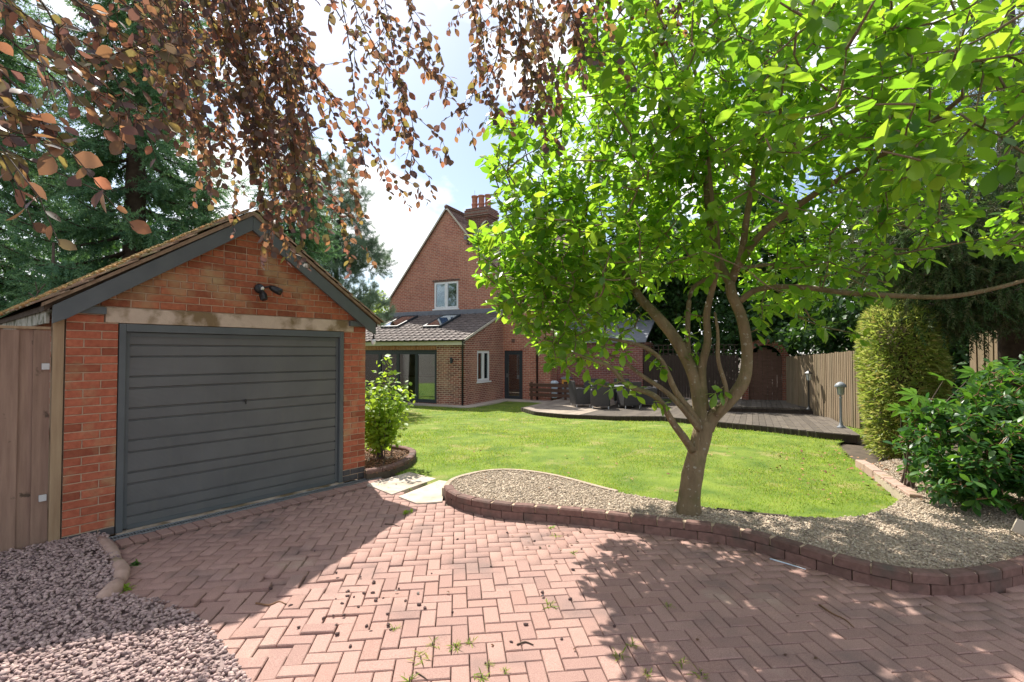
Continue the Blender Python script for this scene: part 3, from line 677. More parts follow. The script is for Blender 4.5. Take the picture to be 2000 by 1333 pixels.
while z < APZ - .1:
    xl = max(0, EVX + (z + .06 - EVZ + .10) / SL - .12) if z > 2.1 else 0; xl = max(0, EVX + (z - EVZ + .05) / SL); x = xl - (.117 if k % 2 else .0) ; hdr = k % 5 == 3
    xr = GW - xl; p = .1175 if hdr else .235; x = math.floor(xl / p) * p - (p / 2 if k % 2 else 0)
    while x < xr:
        a, b = max(x, xl), min(x + p, xr)
        if b - a > .045: lay(a, b, z, M['gbrick_top'])
        x += p
    z += PIT; k += 1
bevel(MB().box(.277, 2.911, -.006, .30, 1.985, 2.131).build('lintel', M['concrete'], garage), .006)
# frame and door
m = MB(); m.box(.383, .437, -.004, .10, .004, 1.98); m.box(2.713, 2.767, -.004, .10, .004, 1.98); m.box(.437, 2.713, -.002, .10, 1.905, 1.98)
bevel(m.build('door_frame', M['gwood'], garage), .004)
zs = [1.895]; zt = 1.778; prof = [(0.0, .025)]
prof_pts = [(.045, .03)]; grooves = []
z = 1.778; alt = 0
while z > .06:
    grooves.append(z); z -= (.112 if alt == 0 else .195); alt ^= 1
pts = [(.04, .008)]
for gzv in sorted(grooves): pts += [(.04, gzv - .012), (.056, gzv - .008), (.056, gzv + .002), (.04, gzv + .009)]
pts += [(.04, 1.90), (.075, 1.90), (.075, .008)]
m = MB().prism_x(pts, .475, 2.675); door = m.build('garage_door', M['gdoor'], garage)
bm = bmesh.new(); bm.from_mesh(door.data); bmesh.ops.recalc_face_normals(bm, faces=bm.faces); bm.to_mesh(door.data); bm.free()
m = MB(); m.box(.441, .474, .034, .08, .02, 1.90); m.box(2.676, 2.709, .034, .08, .02, 1.90); m.box(.475, 2.675, .032, .039, .008, .05); m.box(.475, 2.675, .032, .039, 1.86, 1.90); m.build('door_edge', M['gwood'], door)
m = MB().lathe([(.015, 0), (.015, .010), (.008, .012), (.008, .024)], 12); m.v = [(a + 1.545, .04 - c, b + 1.165) for a, b, c in m.v]; m.box(1.539, 1.551, .014, .022, 1.125, 1.17); m.build('handle', M['black'], door, smooth=False)
MB().box(.383, 2.767, -.062, .30, -.06, .003).build('threshold', M['concrete'], garage)
MB().box(.43, 2.72, .302, .32, 0, 1.98).build('black_backing', M['hole'], garage)  # added near-black sheet stands in for the unlit inside behind the door
# barge boards, plate ends, eaves
for s in (0, 1):
    f = (lambda x: GW - x) if s else (lambda x: x)
    P = [(f(EVX), EVZ - .155), (f(EVX), EVZ), (f(APX - .001), APZ), (f(APX - .001), APZ - .165), (f(EVX + .10), EVZ - .155 + .05)]
    bevel(MB().prism_y(P, -.085, -.05).build('barge_board', M['gwood'], garage), .003)
    MB().box(*sorted((f(.0), f(.275))), -.048, .009, 2.06, 2.125).build('plate_end', M['gwood'], garage)
m = MB().box(EVX - .03, EVX - .008, .0, GD, EVZ - .15, EVZ - .005).build('eaves_board', M['lichen'], garage)
MB().box(EVX - .006, .0, .0, GD, EVZ - .06, EVZ - .03).build('soffit', M['lichen'], garage)
m = MB(); th = .05
for s in (0, 1):
    f = (lambda x: GW - x) if s else (lambda x: x)
    m.prism_y([(f(EVX - .05), EVZ - .035 - .012), (f(EVX - .05), EVZ + .0), (f(APX), APZ + .035), (f(APX), APZ - .012)], -.045, GD + .08)
roof = m.build('roof', M['bark_dark'], garage)
bv, bf = chamfer_block(1, 1, 1, .0); bt = np.array([(-.5, 0, 0), (.5, 0, 0), (.5, 1, 0), (-.5, 1, 0), (-.5, 0, 1), (.5, 0, 1), (.5, 1, 1), (-.5, 1, 1)], float)
btf = np.array([(4, 5, 6), (4, 6, 7), (0, 1, 5), (0, 5, 4), (1, 2, 6), (1, 6, 5), (2, 3, 7), (2, 7, 6), (3, 0, 4), (3, 4, 7)])
ta = TA(); tm = TA(); iv, if_ = ico(1)
for s in (0, 1):
    Ms = []; mo = []
    sg = 1 if s == 0 else -1; ex = EVX - .09 if s == 0 else GW - EVX + .09
    slen = (APX - EVX + .09) / math.cos(SA); rows = int(slen / .1)
    up = np.array([sg * math.cos(SA), 0, math.sin(SA)]); nrm = np.array([-sg * math.sin(SA), 0, math.cos(SA)]); yv = np.array([0, 1.0, 0])
    for r in range(rows + 1):
        n_c = int((GD + .20) / .166)
        for c in range(n_c + 1):
            y = -.115 + c * .166 + (.083 if r % 2 else 0) + .083
            if y > GD + .1: continue
            base = np.array([ex, y, EVZ - .02]) + up * (r * .1 + random.gauss(0, .004)) + nrm * (.040 + random.gauss(0, .003))
            tl = .075 + random.gauss(0, .015); d = up * math.cos(tl) - nrm * math.sin(tl); nn = nrm * math.cos(tl) + up * math.sin(tl)
            Lt = min(.255, slen - r * .1 - .01)
            if Lt < .04: continue
            Ms.append(np.c_[yv * .160, d * Lt, nn * .015, base])
            if s == 0 and random.random() < .8:
                for _ in range(2):
                    p = base + yv * random.uniform(-.08, .08) + up * random.uniform(-.01, .08) + nrm * .016; q = random.uniform(.010, .028); mo.append(np.c_[np.eye(3) * np.array([q * 1.2, q * 1.2, q * .8]), p])
    ta.scatter(bt, btf, np.array(Ms))
    if mo: tm.scatter(iv, if_, np.array(mo))
tag(ta.build('roof_tiles', M['gtile'], roof, smooth=False), 'old weathered clay tiles with moss', kind='stuff'); tag(tm.build('moss', M['moss'], roof, smooth=True), kind='stuff')
m = MB(); hr = [(math.cos(a) * .115, math.sin(a) * .105) for a in np.linspace(0, math.pi, 9)]; hi = [(x * .86, z * .86) for x, z in hr]
m.prism_y(hr + hi[::-1], 0, .296); rm = m.mesh('ridge_tile'); rm.materials.append(M['gtile'])
for k in range(18):
    o = link('ridge_tile', rm, None, roof, (APX, -.10 + k * .30, APZ - .066 + random.gauss(0, .004))); o.rotation_euler = (random.gauss(0, .01), random.gauss(0, .02), 0)
m = MB()
for s in (0, 1):
    f = (lambda x: GW - x) if s else (lambda x: x)
    m.prism_y([(f(EVX - .07), EVZ - .012), (f(EVX - .07), EVZ + .018), (f(APX), APZ + .053), (f(APX), APZ + .003)], -.098, -.046)
m.build('verge_bedding', surf('tile_verge_mortar', (.20, .135, .09), (.32, .23, .16), 18, .95, .5, 60), roof)
# dead twig on the roof
tw = TA(); b = GL(-.02, 1.6, 2.24)
for q in ([(0, 0, 0), (.03, .02, .12), (.02, .0, .24)], [(.03, .02, .12), (.10, .03, .22)], [(.015, .01, .06), (-.05, .0, .12)]): tw.tube([b + Vector(p) for p in q], [.007, .005, .003], 5)
tag(tw.build('dead_twig', M['bark_grey']), 'small bare dead twig sticking up from the mossy garage roof', 'twig')

# floodlight with camera on the gable
fl = empty('security_light', GL(1.66, -.004, 2.44), GA, 'black twin-head security floodlight on the garage gable', 'light')
m = MB().lathe([(.045, 0), (.055, .01), (.055, .03), (.04, .045), (.0, .05)], 18); m.v = [(a, -c, b) for a, b, c in m.v]; m.build('mount', M['black'], fl, smooth=True)
m = MB(); m.tube([(.03, -.04, .01), (.09, -.07, .03), (.11, -.08, .02)], .012, 8); m.build('arm', M['black'], fl, smooth=True)
m = MB(); m.tube([(.095, -.07, .03), (.12, -.09, .01), (.16, -.13, -.02), (.185, -.155, -.035)], [.02, .036, .042, .040], 14); h = m.build('lamp_head', M['black'], fl, smooth=True)
m = MB(); m.tube([(.01, -.05, -.02), (.015, -.075, -.07), (.02, -.10, -.135)], [.02, .045, .042], 4); h2 = bevel(m.build('sensor_head', M['black'], fl), .006)
m = MB(); m.tube([(.02, -.052, .0), (.022, -.058, -.002)], [.024, .02], 12); m.build('sensor_lens', M['white'], fl, smooth=True)
bl = empty('festoon_bulb', GL(GW + .07, -.07, 1.86), GA, 'small white bulb hanging from the right end of the garage barge board', 'bulb')
MB().lathe([(.0, -.045), (.02, -.04), (.033, -.015), (.03, .01), (.014, .03), (.0, .032)], 14).build('globe', M['white'], bl, smooth=True); MB().lathe([(.014, .03), (.014, .07), (.006, .075), (.004, .13)], 10).build('holder', M['black'], bl)

# wooden gate left of the garage
gate = empty('wooden_gate', GL(-.5, .05), GA, 'brown close-boarded timber gate between its posts left of the garage', 'gate')
x = .385
brd = {}
for k in range(10):
    w = .098; o = link('board', brd.setdefault('b', MB().box(-.0535, .0535, -.009, .009, 0.03, 1.90).mesh('board')), M['fencew'], gate, (x - k * .1 - .025, (.010 if k % 2 else -.010), random.gauss(0, .004))); o.rotation_euler = (0, random.gauss(0, .002), random.gauss(0, .008))
bevel(brd['b'].users and o, .003)
bevel(MB().box(-.62, .405, -.03, .055, 1.906, 1.93).build('top_cap', M['postw'], gate), .003)
m = MB()
for z in (.25, .95, 1.6): m.box(-.6, .40, .02, .06, z, z + .1)
m.build('ledge', M['fencew'], gate)
bevel(MB().box(.418, .492, -.05, .04, 0, 2.0).build('post', M['postw'], gate), .004)
for z in (1.555, .42):
    bevel(MB().box(.352, .402, -.042, -.020, z, z + .055).build('hinge_plate', M['footm'], gate), .004)

# ------------------------------------------------------------------ house
house = empty('house', H0, HA, 'red brick house with steep gable, chimney and single-storey glazed extension', 'house')
def wall_holes(m, u0, u1, z0, z1, holes, put):
    us = sorted({u0, u1, *[h[0] for h in holes], *[h[1] for h in holes]}); zs = sorted({z0, z1, *[h[2] for h in holes], *[h[3] for h in holes]})
    for a, b in zip(us, us[1:]):
        for c, d in zip(zs, zs[1:]):
            mu, mz = (a + b) / 2, (c + d) / 2
            if not any(h[0] < mu < h[1] and h[2] < mz < h[3] for h in holes): put(a, b, c, d)
EY = -3.18
W_UP = (-3.64, -2.30, 4.04, 5.30); DOOR = (.04, .92, .0, 2.11)
m = MB(); wall_holes(m, -6.27, 2.19, -.3, 4.04, [DOOR], lambda a, b, c, d: m.box(a, b, 0, .28, c, d))
wall_holes(m, -6.27, .40, 4.04, 5.30, [W_UP], lambda a, b, c, d: m.box(a, b, 0, .28, c, d)) if False else None
gxl = lambda z: -6.27 + max(0, z - 4.5) / (8.65 - 4.5) * 3.37
gxr = lambda z: .30 - max(0, z - 4.75) / (8.65 - 4.75) * 3.20
def gpoly(xa, xb, z0, z1): m.prism_y([(xa(z0), z0), (xb(z0), z0), (xb(z1), z1), (xa(z1), z1)], 0, .28)
gpoly(gxl, lambda z: -3.64, 4.04, 4.5); gpoly(gxl, lambda z: -3.64, 4.5, 5.30)
gpoly(lambda z: -2.30, gxr, 4.04, 4.75); gpoly(lambda z: -2.30, gxr, 4.75, 5.30)
m.prism_y([(gxl(5.3), 5.3), (gxr(5.3), 5.3), (-2.9, 8.65)], 0, .28); m.box(.30, 2.19, 0, .28, 4.04, 4.30)
gw = m.build('wall', M['hbrick_x'], house)
MB().box(1.91, 2.19, .282, 6.5, -.3, 4.3).build('side_wall', M['hbrick_y'], house); MB().box(-6.27, -5.99, .282, 6.5, -.3, 4.5).build('side_wall', M['hbrick_y'], house)
m = MB(); m.box(-6.27, 2.19, 6.5, 6.78, -.3, 4.4); m.build('back_wall', M['hbrick_x'], house)
m = MB(); m.box(-3.72, -2.22, -.012, -.001, 5.31, 5.39); m.build('window_head', M['cbrick_x'], house)
# roofs: stepped rows of plain tiles
def tile_slope(p0, along, up, L, S, name, gauge=.10):
    """p0 eave start, along (unit) x L, up (unit) x S"""
    al, u = Vector(along).normalized(), Vector(up).normalized(); n = al.cross(u).normalized(); n = n if n.z > 0 else -n; p0 = Vector(p0); m = MB(); k = int(S / gauge)
    for r in range(k):
        a = p0 + u * (r * gauge); b = p0 + u * ((r + 1) * gauge + .02)
        v = [a + n * .045, a + al * L + n * .045, b + al * L + n * .030, b + n * .030, a, a + al * L, b + al * L, b]
        m.add(v, [(0, 1, 2, 3), (4, 5, 1, 0), (5, 6, 2, 1), (7, 4, 0, 3), (7, 6, 5, 4)])
    return m.build(name, M['rooftile'], house)
sl = math.hypot(3.37 + .15, 4.15 * 1.0445)
tile_slope((-6.27 - .14, -.10, 4.5 - .17), (0, 1, 0), (3.51, 0, 4.32), 7, math.hypot(3.51, 4.32), 'roof')
tile_slope((.34, -.10, 4.71), (0, 1, 0), (-3.24, 0, 3.94), 7, math.hypot(3.24, 3.94), 'roof')
tile_slope((-.3, -.28, 4.26), (1, 0, 0), (0, 3.6, 4.0), 2.75, math.hypot(3.6, 4.0), 'roof')
tile_slope((-.3, 6.9, 4.3), (1, 0, 0), (0, -3.55, 3.95), 2.75, math.hypot(3.6, 4.0), 'roof')
m = MB().prism_x([(0.02, 4.3), (6.5, 4.3), (3.32, 8.1)], 2.0, 2.19); m.build('gable_wall', M['hbrick_y'], house)
m = MB()
for (xa, za, xb, zb) in ((-6.42, 4.36, -2.9, 8.70), (.36, 4.74, -2.9, 8.70)):
    m.prism_y([(xa, za - .05), (xa, za + .05), (xb, zb + .05), (xb, zb - .06)], -.125, -.10)
m.build('verge', M['verge'], house)
m = MB(); m.tube([(-2.9, -.13, 8.74), (-2.9, 7, 8.74)], .10, 10); m.tube([(-.3, 3.32, 8.29), (2.5, 3.32, 8.29)], .10, 10); m.build('ridge', M['rooftile'], house, smooth=True)
# chimney
CHX0, CHX1 = -1.835, -.759
m = MB(); m.box(CHX0, CHX1, -.04, .82, 6.9, 8.05)
ch = m.build('chimney', M['cbrick_x'], house)
m = MB(); m.box(CHX0 - .04, CHX1 + .04, -.08, .86, 8.05, 8.13); m.box(CHX0 - .08, CHX1 + .08, -.12, .90, 8.13, 8.42); m.box(CHX0 - .04, CHX1 + .04, -.08, .86, 8.42, 8.50); m.build('chimney_cap', M['cbrick_y'], ch)
for k, x in enumerate((-1.62, -1.30, -.98)):
    MB().lathe([(.14, 8.46), (.13, 8.7), (.15, 8.74), (.15, 8.80), (.125, 8.84), (.13, 9.06), (.155, 9.10), (.155, 9.16), (.12, 9.17), (.10, 9.10)], 16, (x, .3 + .05 * k, 0)).build('chimney_pot', M['terracotta'], ch, smooth=False)
MB().box(CHX0 - .16, CHX0, -.02, .9, 7.15, 7.30).build('flashing', M['lead'], ch)
m = MB(); m.tube([(-1.62, .3, 9.15), (-1.62, .3, 9.42)], .008, 5); m.build('aerial', M['steel'], ch)
# windows
def window(x0, x1, z0, z1, y, parent, mat=None, axis='x', blind=False):
    """two-light casement; frame face towards -y (axis x) or +x (axis y)"""
    mat = mat or M['white']; fr = MB(); W = x1 - x0; t = .06
    def bx(mb, a, b, c, d, e, f):
        if axis == 'x': mb.box(a, b, y + c, y + d, e, f)
        else: mb.box(y - d, y - c, a, b, e, f)
    bx(fr, x0, x0 + t, .03, .11, z0, z1); bx(fr, x1 - t, x1, .03, .11, z0, z1); bx(fr, x0 + t, x1 - t, .03, .11, z0, z0 + t); bx(fr, x0 + t, x1 - t, .03, .11, z1 - t, z1)
    xm = (x0 + x1) / 2; bx(fr, xm - .035, xm + .035, .025, .11, z0 + t, z1 - t)
    w = fr.build('window', mat, parent); bevel(w, .006)
    for a, b in ((x0 + t, xm - .035), (xm + .035, x1 - t)):
        cs = MB(); s = .045
        bx(cs, a, a + s, .02, .09, z0 + t, z1 - t); bx(cs, b - s, b, .02, .09, z0 + t, z1 - t); bx(cs, a + s, b - s, .02, .09, z0 + t, z0 + t + s); bx(cs, a + s, b - s, .02, .09, z1 - t - s, z1 - t)
        cs.build('casement', mat, w); g = MB(); bx(g, a + s, b - s, .055, .06, z0 + t + s, z1 - t - s); g.build('pane', M['glass'], w)
    si = MB(); bx(si, x0 - .05, x1 + .05, -.05, .12, z0 - .06, z0 - .001); bevel(si.build('sill', mat, w), .006)
    if blind:
        bl = MB(); bx(bl, x0 + t, x1 - t, .14, .15, z1 - .42, z1 - t); bl.build('blind', M['cream'], w)
    return w
window(*W_UP, 0, house, blind=True)
# dark rooms behind the glass
MB().box(-6, 1.9, .30, .34, 2.4, 3.9).build('inner_floor', M['floorin'], house)
# extension
XL = -6.9; BF = (-5.15, -1.27, .05, 2.12)
m = MB(); wall_holes(m, XL, 0, -.3, 2.36, [BF], lambda a, b, c, d: m.box(a, b, EY, EY + .28, c, d)); m.build('wall', M['ebrick_x'], house)
SW = (-2.26, -1.21, .87, 2.10)
m = MB(); ez = 2.44; et = .384
def rz_(y): return ez + (y - EY) * et
ys_ = [EY + .282, SW[0], SW[1], 0 - .002]
for a, b in zip(ys_, ys_[1:]):
    if (a, b) == (SW[0], SW[1]):
        m.box(-.28, 0, a, b, -.3, SW[2]); m.prism_x([(a, SW[3]), (b, SW[3]), (b, rz_(b)), (a, rz_(a))], -.28, 0)
    else: m.prism_x([(a, -.3), (b, -.3), (b, rz_(b)), (a, rz_(a))], -.28, 0)
m.prism_x([(EY, -.3), (EY + .282, -.3), (EY + .282, rz_(EY + .28)), (EY, rz_(EY))], .0008, .004)
m.build('side_wall', M['ebrick_y'], house)
MB().prism_x([(EY + .282, -.3), (-.002, -.3), (-.002, rz_(0)), (EY + .282, rz_(EY + .28))], XL, XL + .28).build('side_wall', M['ebrick_y'], house)
window(*SW, 0, house, axis='y')
MB().box(XL + .28, -.28, EY + .28, -.002, -.06, .045).build('room_floor', M['floorin'], house)
MB().box(XL + .29, -.29, -.03, -.004, .05, 3.4).build('room_back_wall', M['plaster'], house)
m = MB().prism_x([(EY - .1, rz_(EY - .1) + .02), (0, rz_(0) + .02), (0, rz_(0) + .09), (EY - .1, rz_(EY - .1) + .09)], XL - .08, .06); eroof = m.build('extension_roof', M['bark_dark'], house)
# pantiles
ru = Vector((0, 1, et)).normalized(); rn = Vector((0, -et, 1)).normalized(); TW, TL = .300, .325
cs = []
for k in range(9):
    t = k / 8; cs.append((t * (TW + .012) - .006, .048 * math.exp(-((t - .22) / .15) ** 2) + .016 * math.exp(-((t - .78) / .16) ** 2)))
m = MB(); n_ = len(cs); v = []
for (s, lift) in ((0, .030), (TL + .03, .004)):
    for x, z in cs: v.append((x, s, z + lift))
for x, z in cs: v.append((x, 0, z + .006))
m.add(v, [(i, i + 1, n_ + i + 1, n_ + i) for i in range(n_ - 1)] + [(2 * n_ + i, 2 * n_ + i + 1, i + 1, i) for i in range(n_ - 1)])
tile_me = m.mesh('roof_tile'); tile_me.materials.append(M['pantile'])
co, cd = to_h(cam.location), None
def ray_roof(px, py):
    d = ray(px, py); dl = Vector((d.dot(HX), d.dot(HY), d.z)); off = .12
    t = (ez + off + (co.y - EY) * et - co.z) / (dl.z - dl.y * et); return co + dl * t
SKY = []
for q in ([(752, 640), (776, 641), (815, 620), (789, 619)], [(833, 640), (863, 640), (895, 618), (868, 617)]):
    P = [ray_roof(*p) for p in q]; SKY.append((min(P[0].x, P[3].x), max(P[1].x, P[2].x), (P[0].y + P[1].y) / 2, (P[2].y + P[3].y) / 2))
SKY = [((a + b) / 2 - .46, (a + b) / 2 + .46, c, d) for a, b, c, d in SKY]
rows = int(math.hypot(3.3, 1.27) / TL) + 1
ta_rot = math.atan(et)
for r in range(rows):
    for c_ in range(23):
        x = XL - .06 + c_ * TW; s = r * TL; y = EY - .16 + s * ru.y; z = rz_(EY - .16) + .085 + s * ru.z
        if y > -.1 or any(a < x and x + TW < b and c < y and y + .3 < d for a, b, c, d in SKY): continue
        o = link('roof_tile', tile_me, None, eroof, (x, y, z)); o.rotation_euler = (ta_rot, 0, 0)
for k, (a, b, c, d) in enumerate(SKY):
    sk = MB()
    def fr(x0, x1, y0, y1, l0, l1):
        sk.add([Vector((x, y, rz_(y))) + rn * l for l in (l0, l1) for x, y in ((x0, y0), (x1, y0), (x1, y1), (x0, y1))], [(3, 2, 1, 0), (4, 5, 6, 7), (0, 1, 5, 4), (1, 2, 6, 5), (2, 3, 7, 6), (3, 0, 4, 7)])
    w_ = .07; fr(a, a + w_, c, d, .09, .20); fr(b - w_, b, c, d, .09, .20); fr(a + w_, b - w_, c, c + w_, .09, .20); fr(a + w_, b - w_, d - w_, d, .09, .20)
    s_ = sk.build('rooflight', M['anth'], eroof); sk = MB(); fr(a + w_, b - w_, c + w_, d - w_, .17, .185); sk.build('pane', M['skyglass'], s_)
MB().box(XL, .02, -.05, -.003, rz_(0) + .10, rz_(0) + .30).build('flashing', M['lead'], eroof)
m = MB().prism_x([(EY - .2, rz_(EY - .2) + .06), (EY - .2, rz_(EY - .2) + .15), (0, rz_(0) + .15), (0, rz_(0) + .06)], .062, .10); m.build('verge', M['verge'], eroof)
MB().box(XL, .03, EY - .13, EY - .10, 2.30, 2.46).build('fascia', M['cream'], house); MB().box(XL, .03, EY - .10, EY - .002, 2.30, 2.32).build('soffit', M['cream'], house)
m = MB(); gpts = [(-.0 + .055 * math.cos(a), .055 * math.sin(a)) for a in np.linspace(math.pi, 2 * math.pi, 9)]
m.prism_x([(EY - .19 + p[0], 2.50 + p[1]) for p in gpts], XL - .1, .10); m.build('gutter', M['black'], house)
m = MB(); m.tube([(.02, EY - .19, 2.45), (.02, EY - .17, 2.36), (-.07, EY - .06, 2.18), (-.07, EY - .055, 2.05), (-.07, EY - .055, .02)], .036, 10); m.build('downpipe', M['black'], house, smooth=True)
m = MB(); m.prism_x([(-.33 + p[0], 4.24 + p[1]) for p in gpts], -.3, 2.5); m.build('gutter', M['black'], house)
m = MB(); m.box(-.3, 2.45, -.26, -.002, 4.10, 4.13); m.build('soffit', M['cream'], house)
m = MB(); m.tube([(1.61, -.33, 4.2), (1.61, -.3, 4.08), (1.61, -.06, 3.85), (1.61, -.05, .0)], .036, 10); m.build('downpipe', M['black'], house, smooth=True)
# bifold doors
fm = MB(); fm.box(BF[0], BF[0] + .07, EY + .05, EY + .14, BF[2], BF[3]); fm.box(BF[1] - .07, BF[1], EY + .05, EY + .14, BF[2], BF[3]); fm.box(BF[0] + .07, BF[1] - .07, EY + .05, EY + .14, BF[3] - .09, BF[3]); fm.box(BF[0] + .07, BF[1] - .07, EY + .05, EY + .14, BF[2], BF[2] + .05)
bif = fm.build('folding_door', M['anth'], house); pw = (BF[1] - BF[0] - .14) / 4
for k in range(4):
    a = BF[0] + .07 + k * pw; b = a + pw; f = .062; m = MB()
    m.box(a + .003, a + f, EY + .06, EY + .13, BF[2] + .052, BF[3] - .092); m.box(b - f, b - .003, EY + .06, EY + .13, BF[2] + .052, BF[3] - .092)
    m.box(a + f, b - f, EY + .06, EY + .13, BF[2] + .052, BF[2] + .14); m.box(a + f, b - f, EY + .06, EY + .13, BF[3] - .17, BF[3] - .092); m.build('door_leaf', M['anth'], bif)
    MB().box(a + f, b - f, EY + .09, EY + .10, BF[2] + .14, BF[3] - .17).build('pane', M['glass'], bif)
MB().box(BF[0], BF[1], EY - .015, EY - .002, 2.13, 2.29).build('soldier_course', brickwall('soldier_brick', 'ZX', (.42, .18, .08), (.35, .12, .06), (.5, .28, .14), (.5, .36, .24), w=.30, off=0), house)
# back door
m = MB(); m.box(DOOR[0], DOOR[0] + .07, .05, .13, 0, 2.11); m.box(DOOR[1] - .07, DOOR[1], .05, .13, 0, 2.11); m.box(DOOR[0] + .07, DOOR[1] - .07, .05, .13, 2.04, 2.11); m.box(DOOR[0] + .07, DOOR[1] - .07, .05, .13, 0, .04)
bd = m.build('door', M['anth'], house); m = MB(); a, b = DOOR[0] + .073, DOOR[1] - .073
m.box(a, a + .11, .06, .12, .043, 2.037); m.box(b - .11, b, .06, .12, .043, 2.037); m.box(a + .11, b - .11, .06, .12, .043, .16); m.box(a + .11, b - .11, .06, .12, 1.93, 2.037); m.build('door_leaf', M['anth'], bd)
MB().box(a + .11, b - .11, .085, .095, .16, 1.93).build('pane', M['glass'], bd); MB().box(a + .04, a + .06, .02, .06, .95, 1.12).build('handle', M['steel'], bd)
MB().box(DOOR[0] - .02, DOOR[1] + .02, -.08, .05, -.06, -.002).build('door_step', M['path'], house)
MB().box(.40, .56, -.012, -.001, 2.44, 2.60).build('air_vent', M['cbrick_y'], house)
# kitchen seen through the folding doors
kit = empty('kitchen_units', HL(-4.2, -.5, .05), HA, 'pale kitchen cupboards and dark worktop seen through the folding glass doors', 'cabinet')
m = MB(); m.box(-2.2, 2.4, 0, .44, 0, .86); m.build('base_cabinet', M['cabinet'], kit); MB().box(-2.22, 2.42, -.03, .44, .862, .90).build('worktop', M['worktop'], kit)
for x in (-1.6, -1.0, .1, .7): MB().box(x, x + .57, .1, .44, 1.35, 2.05).build('wall_cabinet', M['cabinet'], kit)
# dog lying inside the glass
def skin_body(name, verts, edges, rad, mat, loc, rz, sub=2):
    me = bpy.data.meshes.new(name); me.from_pydata(verts, edges, []); o = link(name, me, mat, None, loc, rz)
    s = o.modifiers.new('skin', 'SKIN'); s.use_smooth_shade = True
    for i, r in enumerate(rad): me.skin_vertices[0].data[i].radius = (r, r)
    me.skin_vertices[0].data[0].use_root = True
    u = o.modifiers.new('sub', 'SUBSURF'); u.levels = sub; u.render_levels = sub; return o
dv = [(0, 0, .12), (.18, 0, .14), (.34, 0, .15), (.42, -.02, .26), (.46, -.04, .36), (.55, -.08, .36), (.60, -.10, .345), (-.16, 0, .11), (-.30, .04, .06), (-.42, .10, .04), (-.08, -.10, .08), (.08, -.14, .05), (.02, -.20, .035), (.36, -.10, .08), (.46, -.16, .04), (.58, -.18, .03), (.36, .10, .08), (.46, .14, .04), (.58, .15, .03), (.45, -.085, .41), (.44, -.10, .46), (.45, .015, .41), (.44, .03, .46)]
de = [(0, 1), (1, 2), (2, 3), (3, 4), (4, 5), (5, 6), (0, 7), (7, 8), (8, 9), (7, 10), (10, 11), (11, 12), (2, 13), (13, 14), (14, 15), (2, 16), (16, 17), (17, 18), (4, 19), (19, 20), (4, 21), (21, 22)]
dr_ = [.11, .115, .11, .08, .085, .045, .03, .11, .03, .015, .08, .045, .03, .05, .035, .03, .05, .035, .03, .03, .008, .03, .008]
dog = skin_body('dog', dv, de, dr_, M['dogcoat'], HL(-1.95, EY + .50, .045), HA + math.pi, 2)
tag(dog, 'black and white dog lying on the floor just inside the glass doors', 'dog')
# lamps, camera on the house walls
wl_ = empty('wall_lamp', HL(-.55, EY, 1.72), HA, 'dark cylindrical wall lamp on the brick pier beside the folding doors', 'lamp')
MB().lathe([(.045, -.11), (.05, -.1), (.05, .1), (.045, .11)], 14, (0, -.085, 0)).build('shade', M['anth'], wl_, smooth=False); MB().box(-.03, .03, -.04, -.001, -.05, .05).build('bracket', M['anth'], wl_)
cm = empty('security_camera', HL(1.40, 0, 2.46), HA, 'small black security camera on the house wall above the low rail', 'camera')
MB().lathe([(.035, 0), (.045, .02), (.03, .05)], 12).build('mount', M['black'], cm); m = MB(); m.tube([(0, -.02, .03), (0, -.09, 0), (.02, -.16, -.03)], [.03, .045, .04], 10); m.build('housing', M['black'], cm)
# path round the house
sheet('path', [(p.x, p.y) for p in (HL(-7.2, EY - .50), HL(.28, EY - .50), HL(.55, EY - .15), HL(.55, -.75), HL(2.3, -.75), HL(2.3, .0), HL(0, 0), HL(0, EY), HL(-7.2, EY))], -.262, M['path'], t=.1)
# outhouse: low brick wing behind the terrace
m = MB(); m.box(2.192, 5.8, .77, 1.05, -.3, 2.45); m.build('outhouse_wall', brickwall('outhouse_brick', 'XZ', (.27, .09, .072), (.19, .065, .06), (.33, .13, .10), (.36, .27, .24)), house)
MB().box(5.52, 5.8, 1.052, 5, -.3, 2.45).build('outhouse_side', M['hbrick_y'], house)
m = MB().prism_x([(.62, 2.42), (.62, 2.50), (4.0, 4.0), (4.0, 3.92)], 2.2, 5.95); m.build('outhouse_roof', M['slate'], house)

# ------------------------------------------------------------------ deck, rail, fences
deck = empty('timber_deck', HL(0, 0, 0), HA, 'weathered boarded timber deck with curved front edge behind the lawn', 'deck')
dx = np.array([p.x for p in deck_h]); dyv = np.array([p.y for p in deck_h]); so = np.argsort(dx); dx, dyv = dx[so], dyv[so]
def deck_z(x, y): P = HL(x, y); return float(gz(P.x, P.y)) + DECKZ
FA, FB = to_h(Vector((9.15, 16.5, 0))), to_h(Vector((8.25, 11.8, 0)))
def fence_y(x): return FA.y + (x - FA.x) / (FB.x - FA.x) * (FB.y - FA.y)
upf = [to_h(gnd(p[0], p[1], DECKZ + .16)) for p in [(1330, 792), (1400, 794), (1500, 796), (1612, 800)]]
ux = np.array([p.x for p in upf]); uy = np.array([p.y for p in upf])
x = dx[0] + .02
DZ = .15 + 0.0
def dz_of(y): return deck_z(6, y) + .3 if False else 0
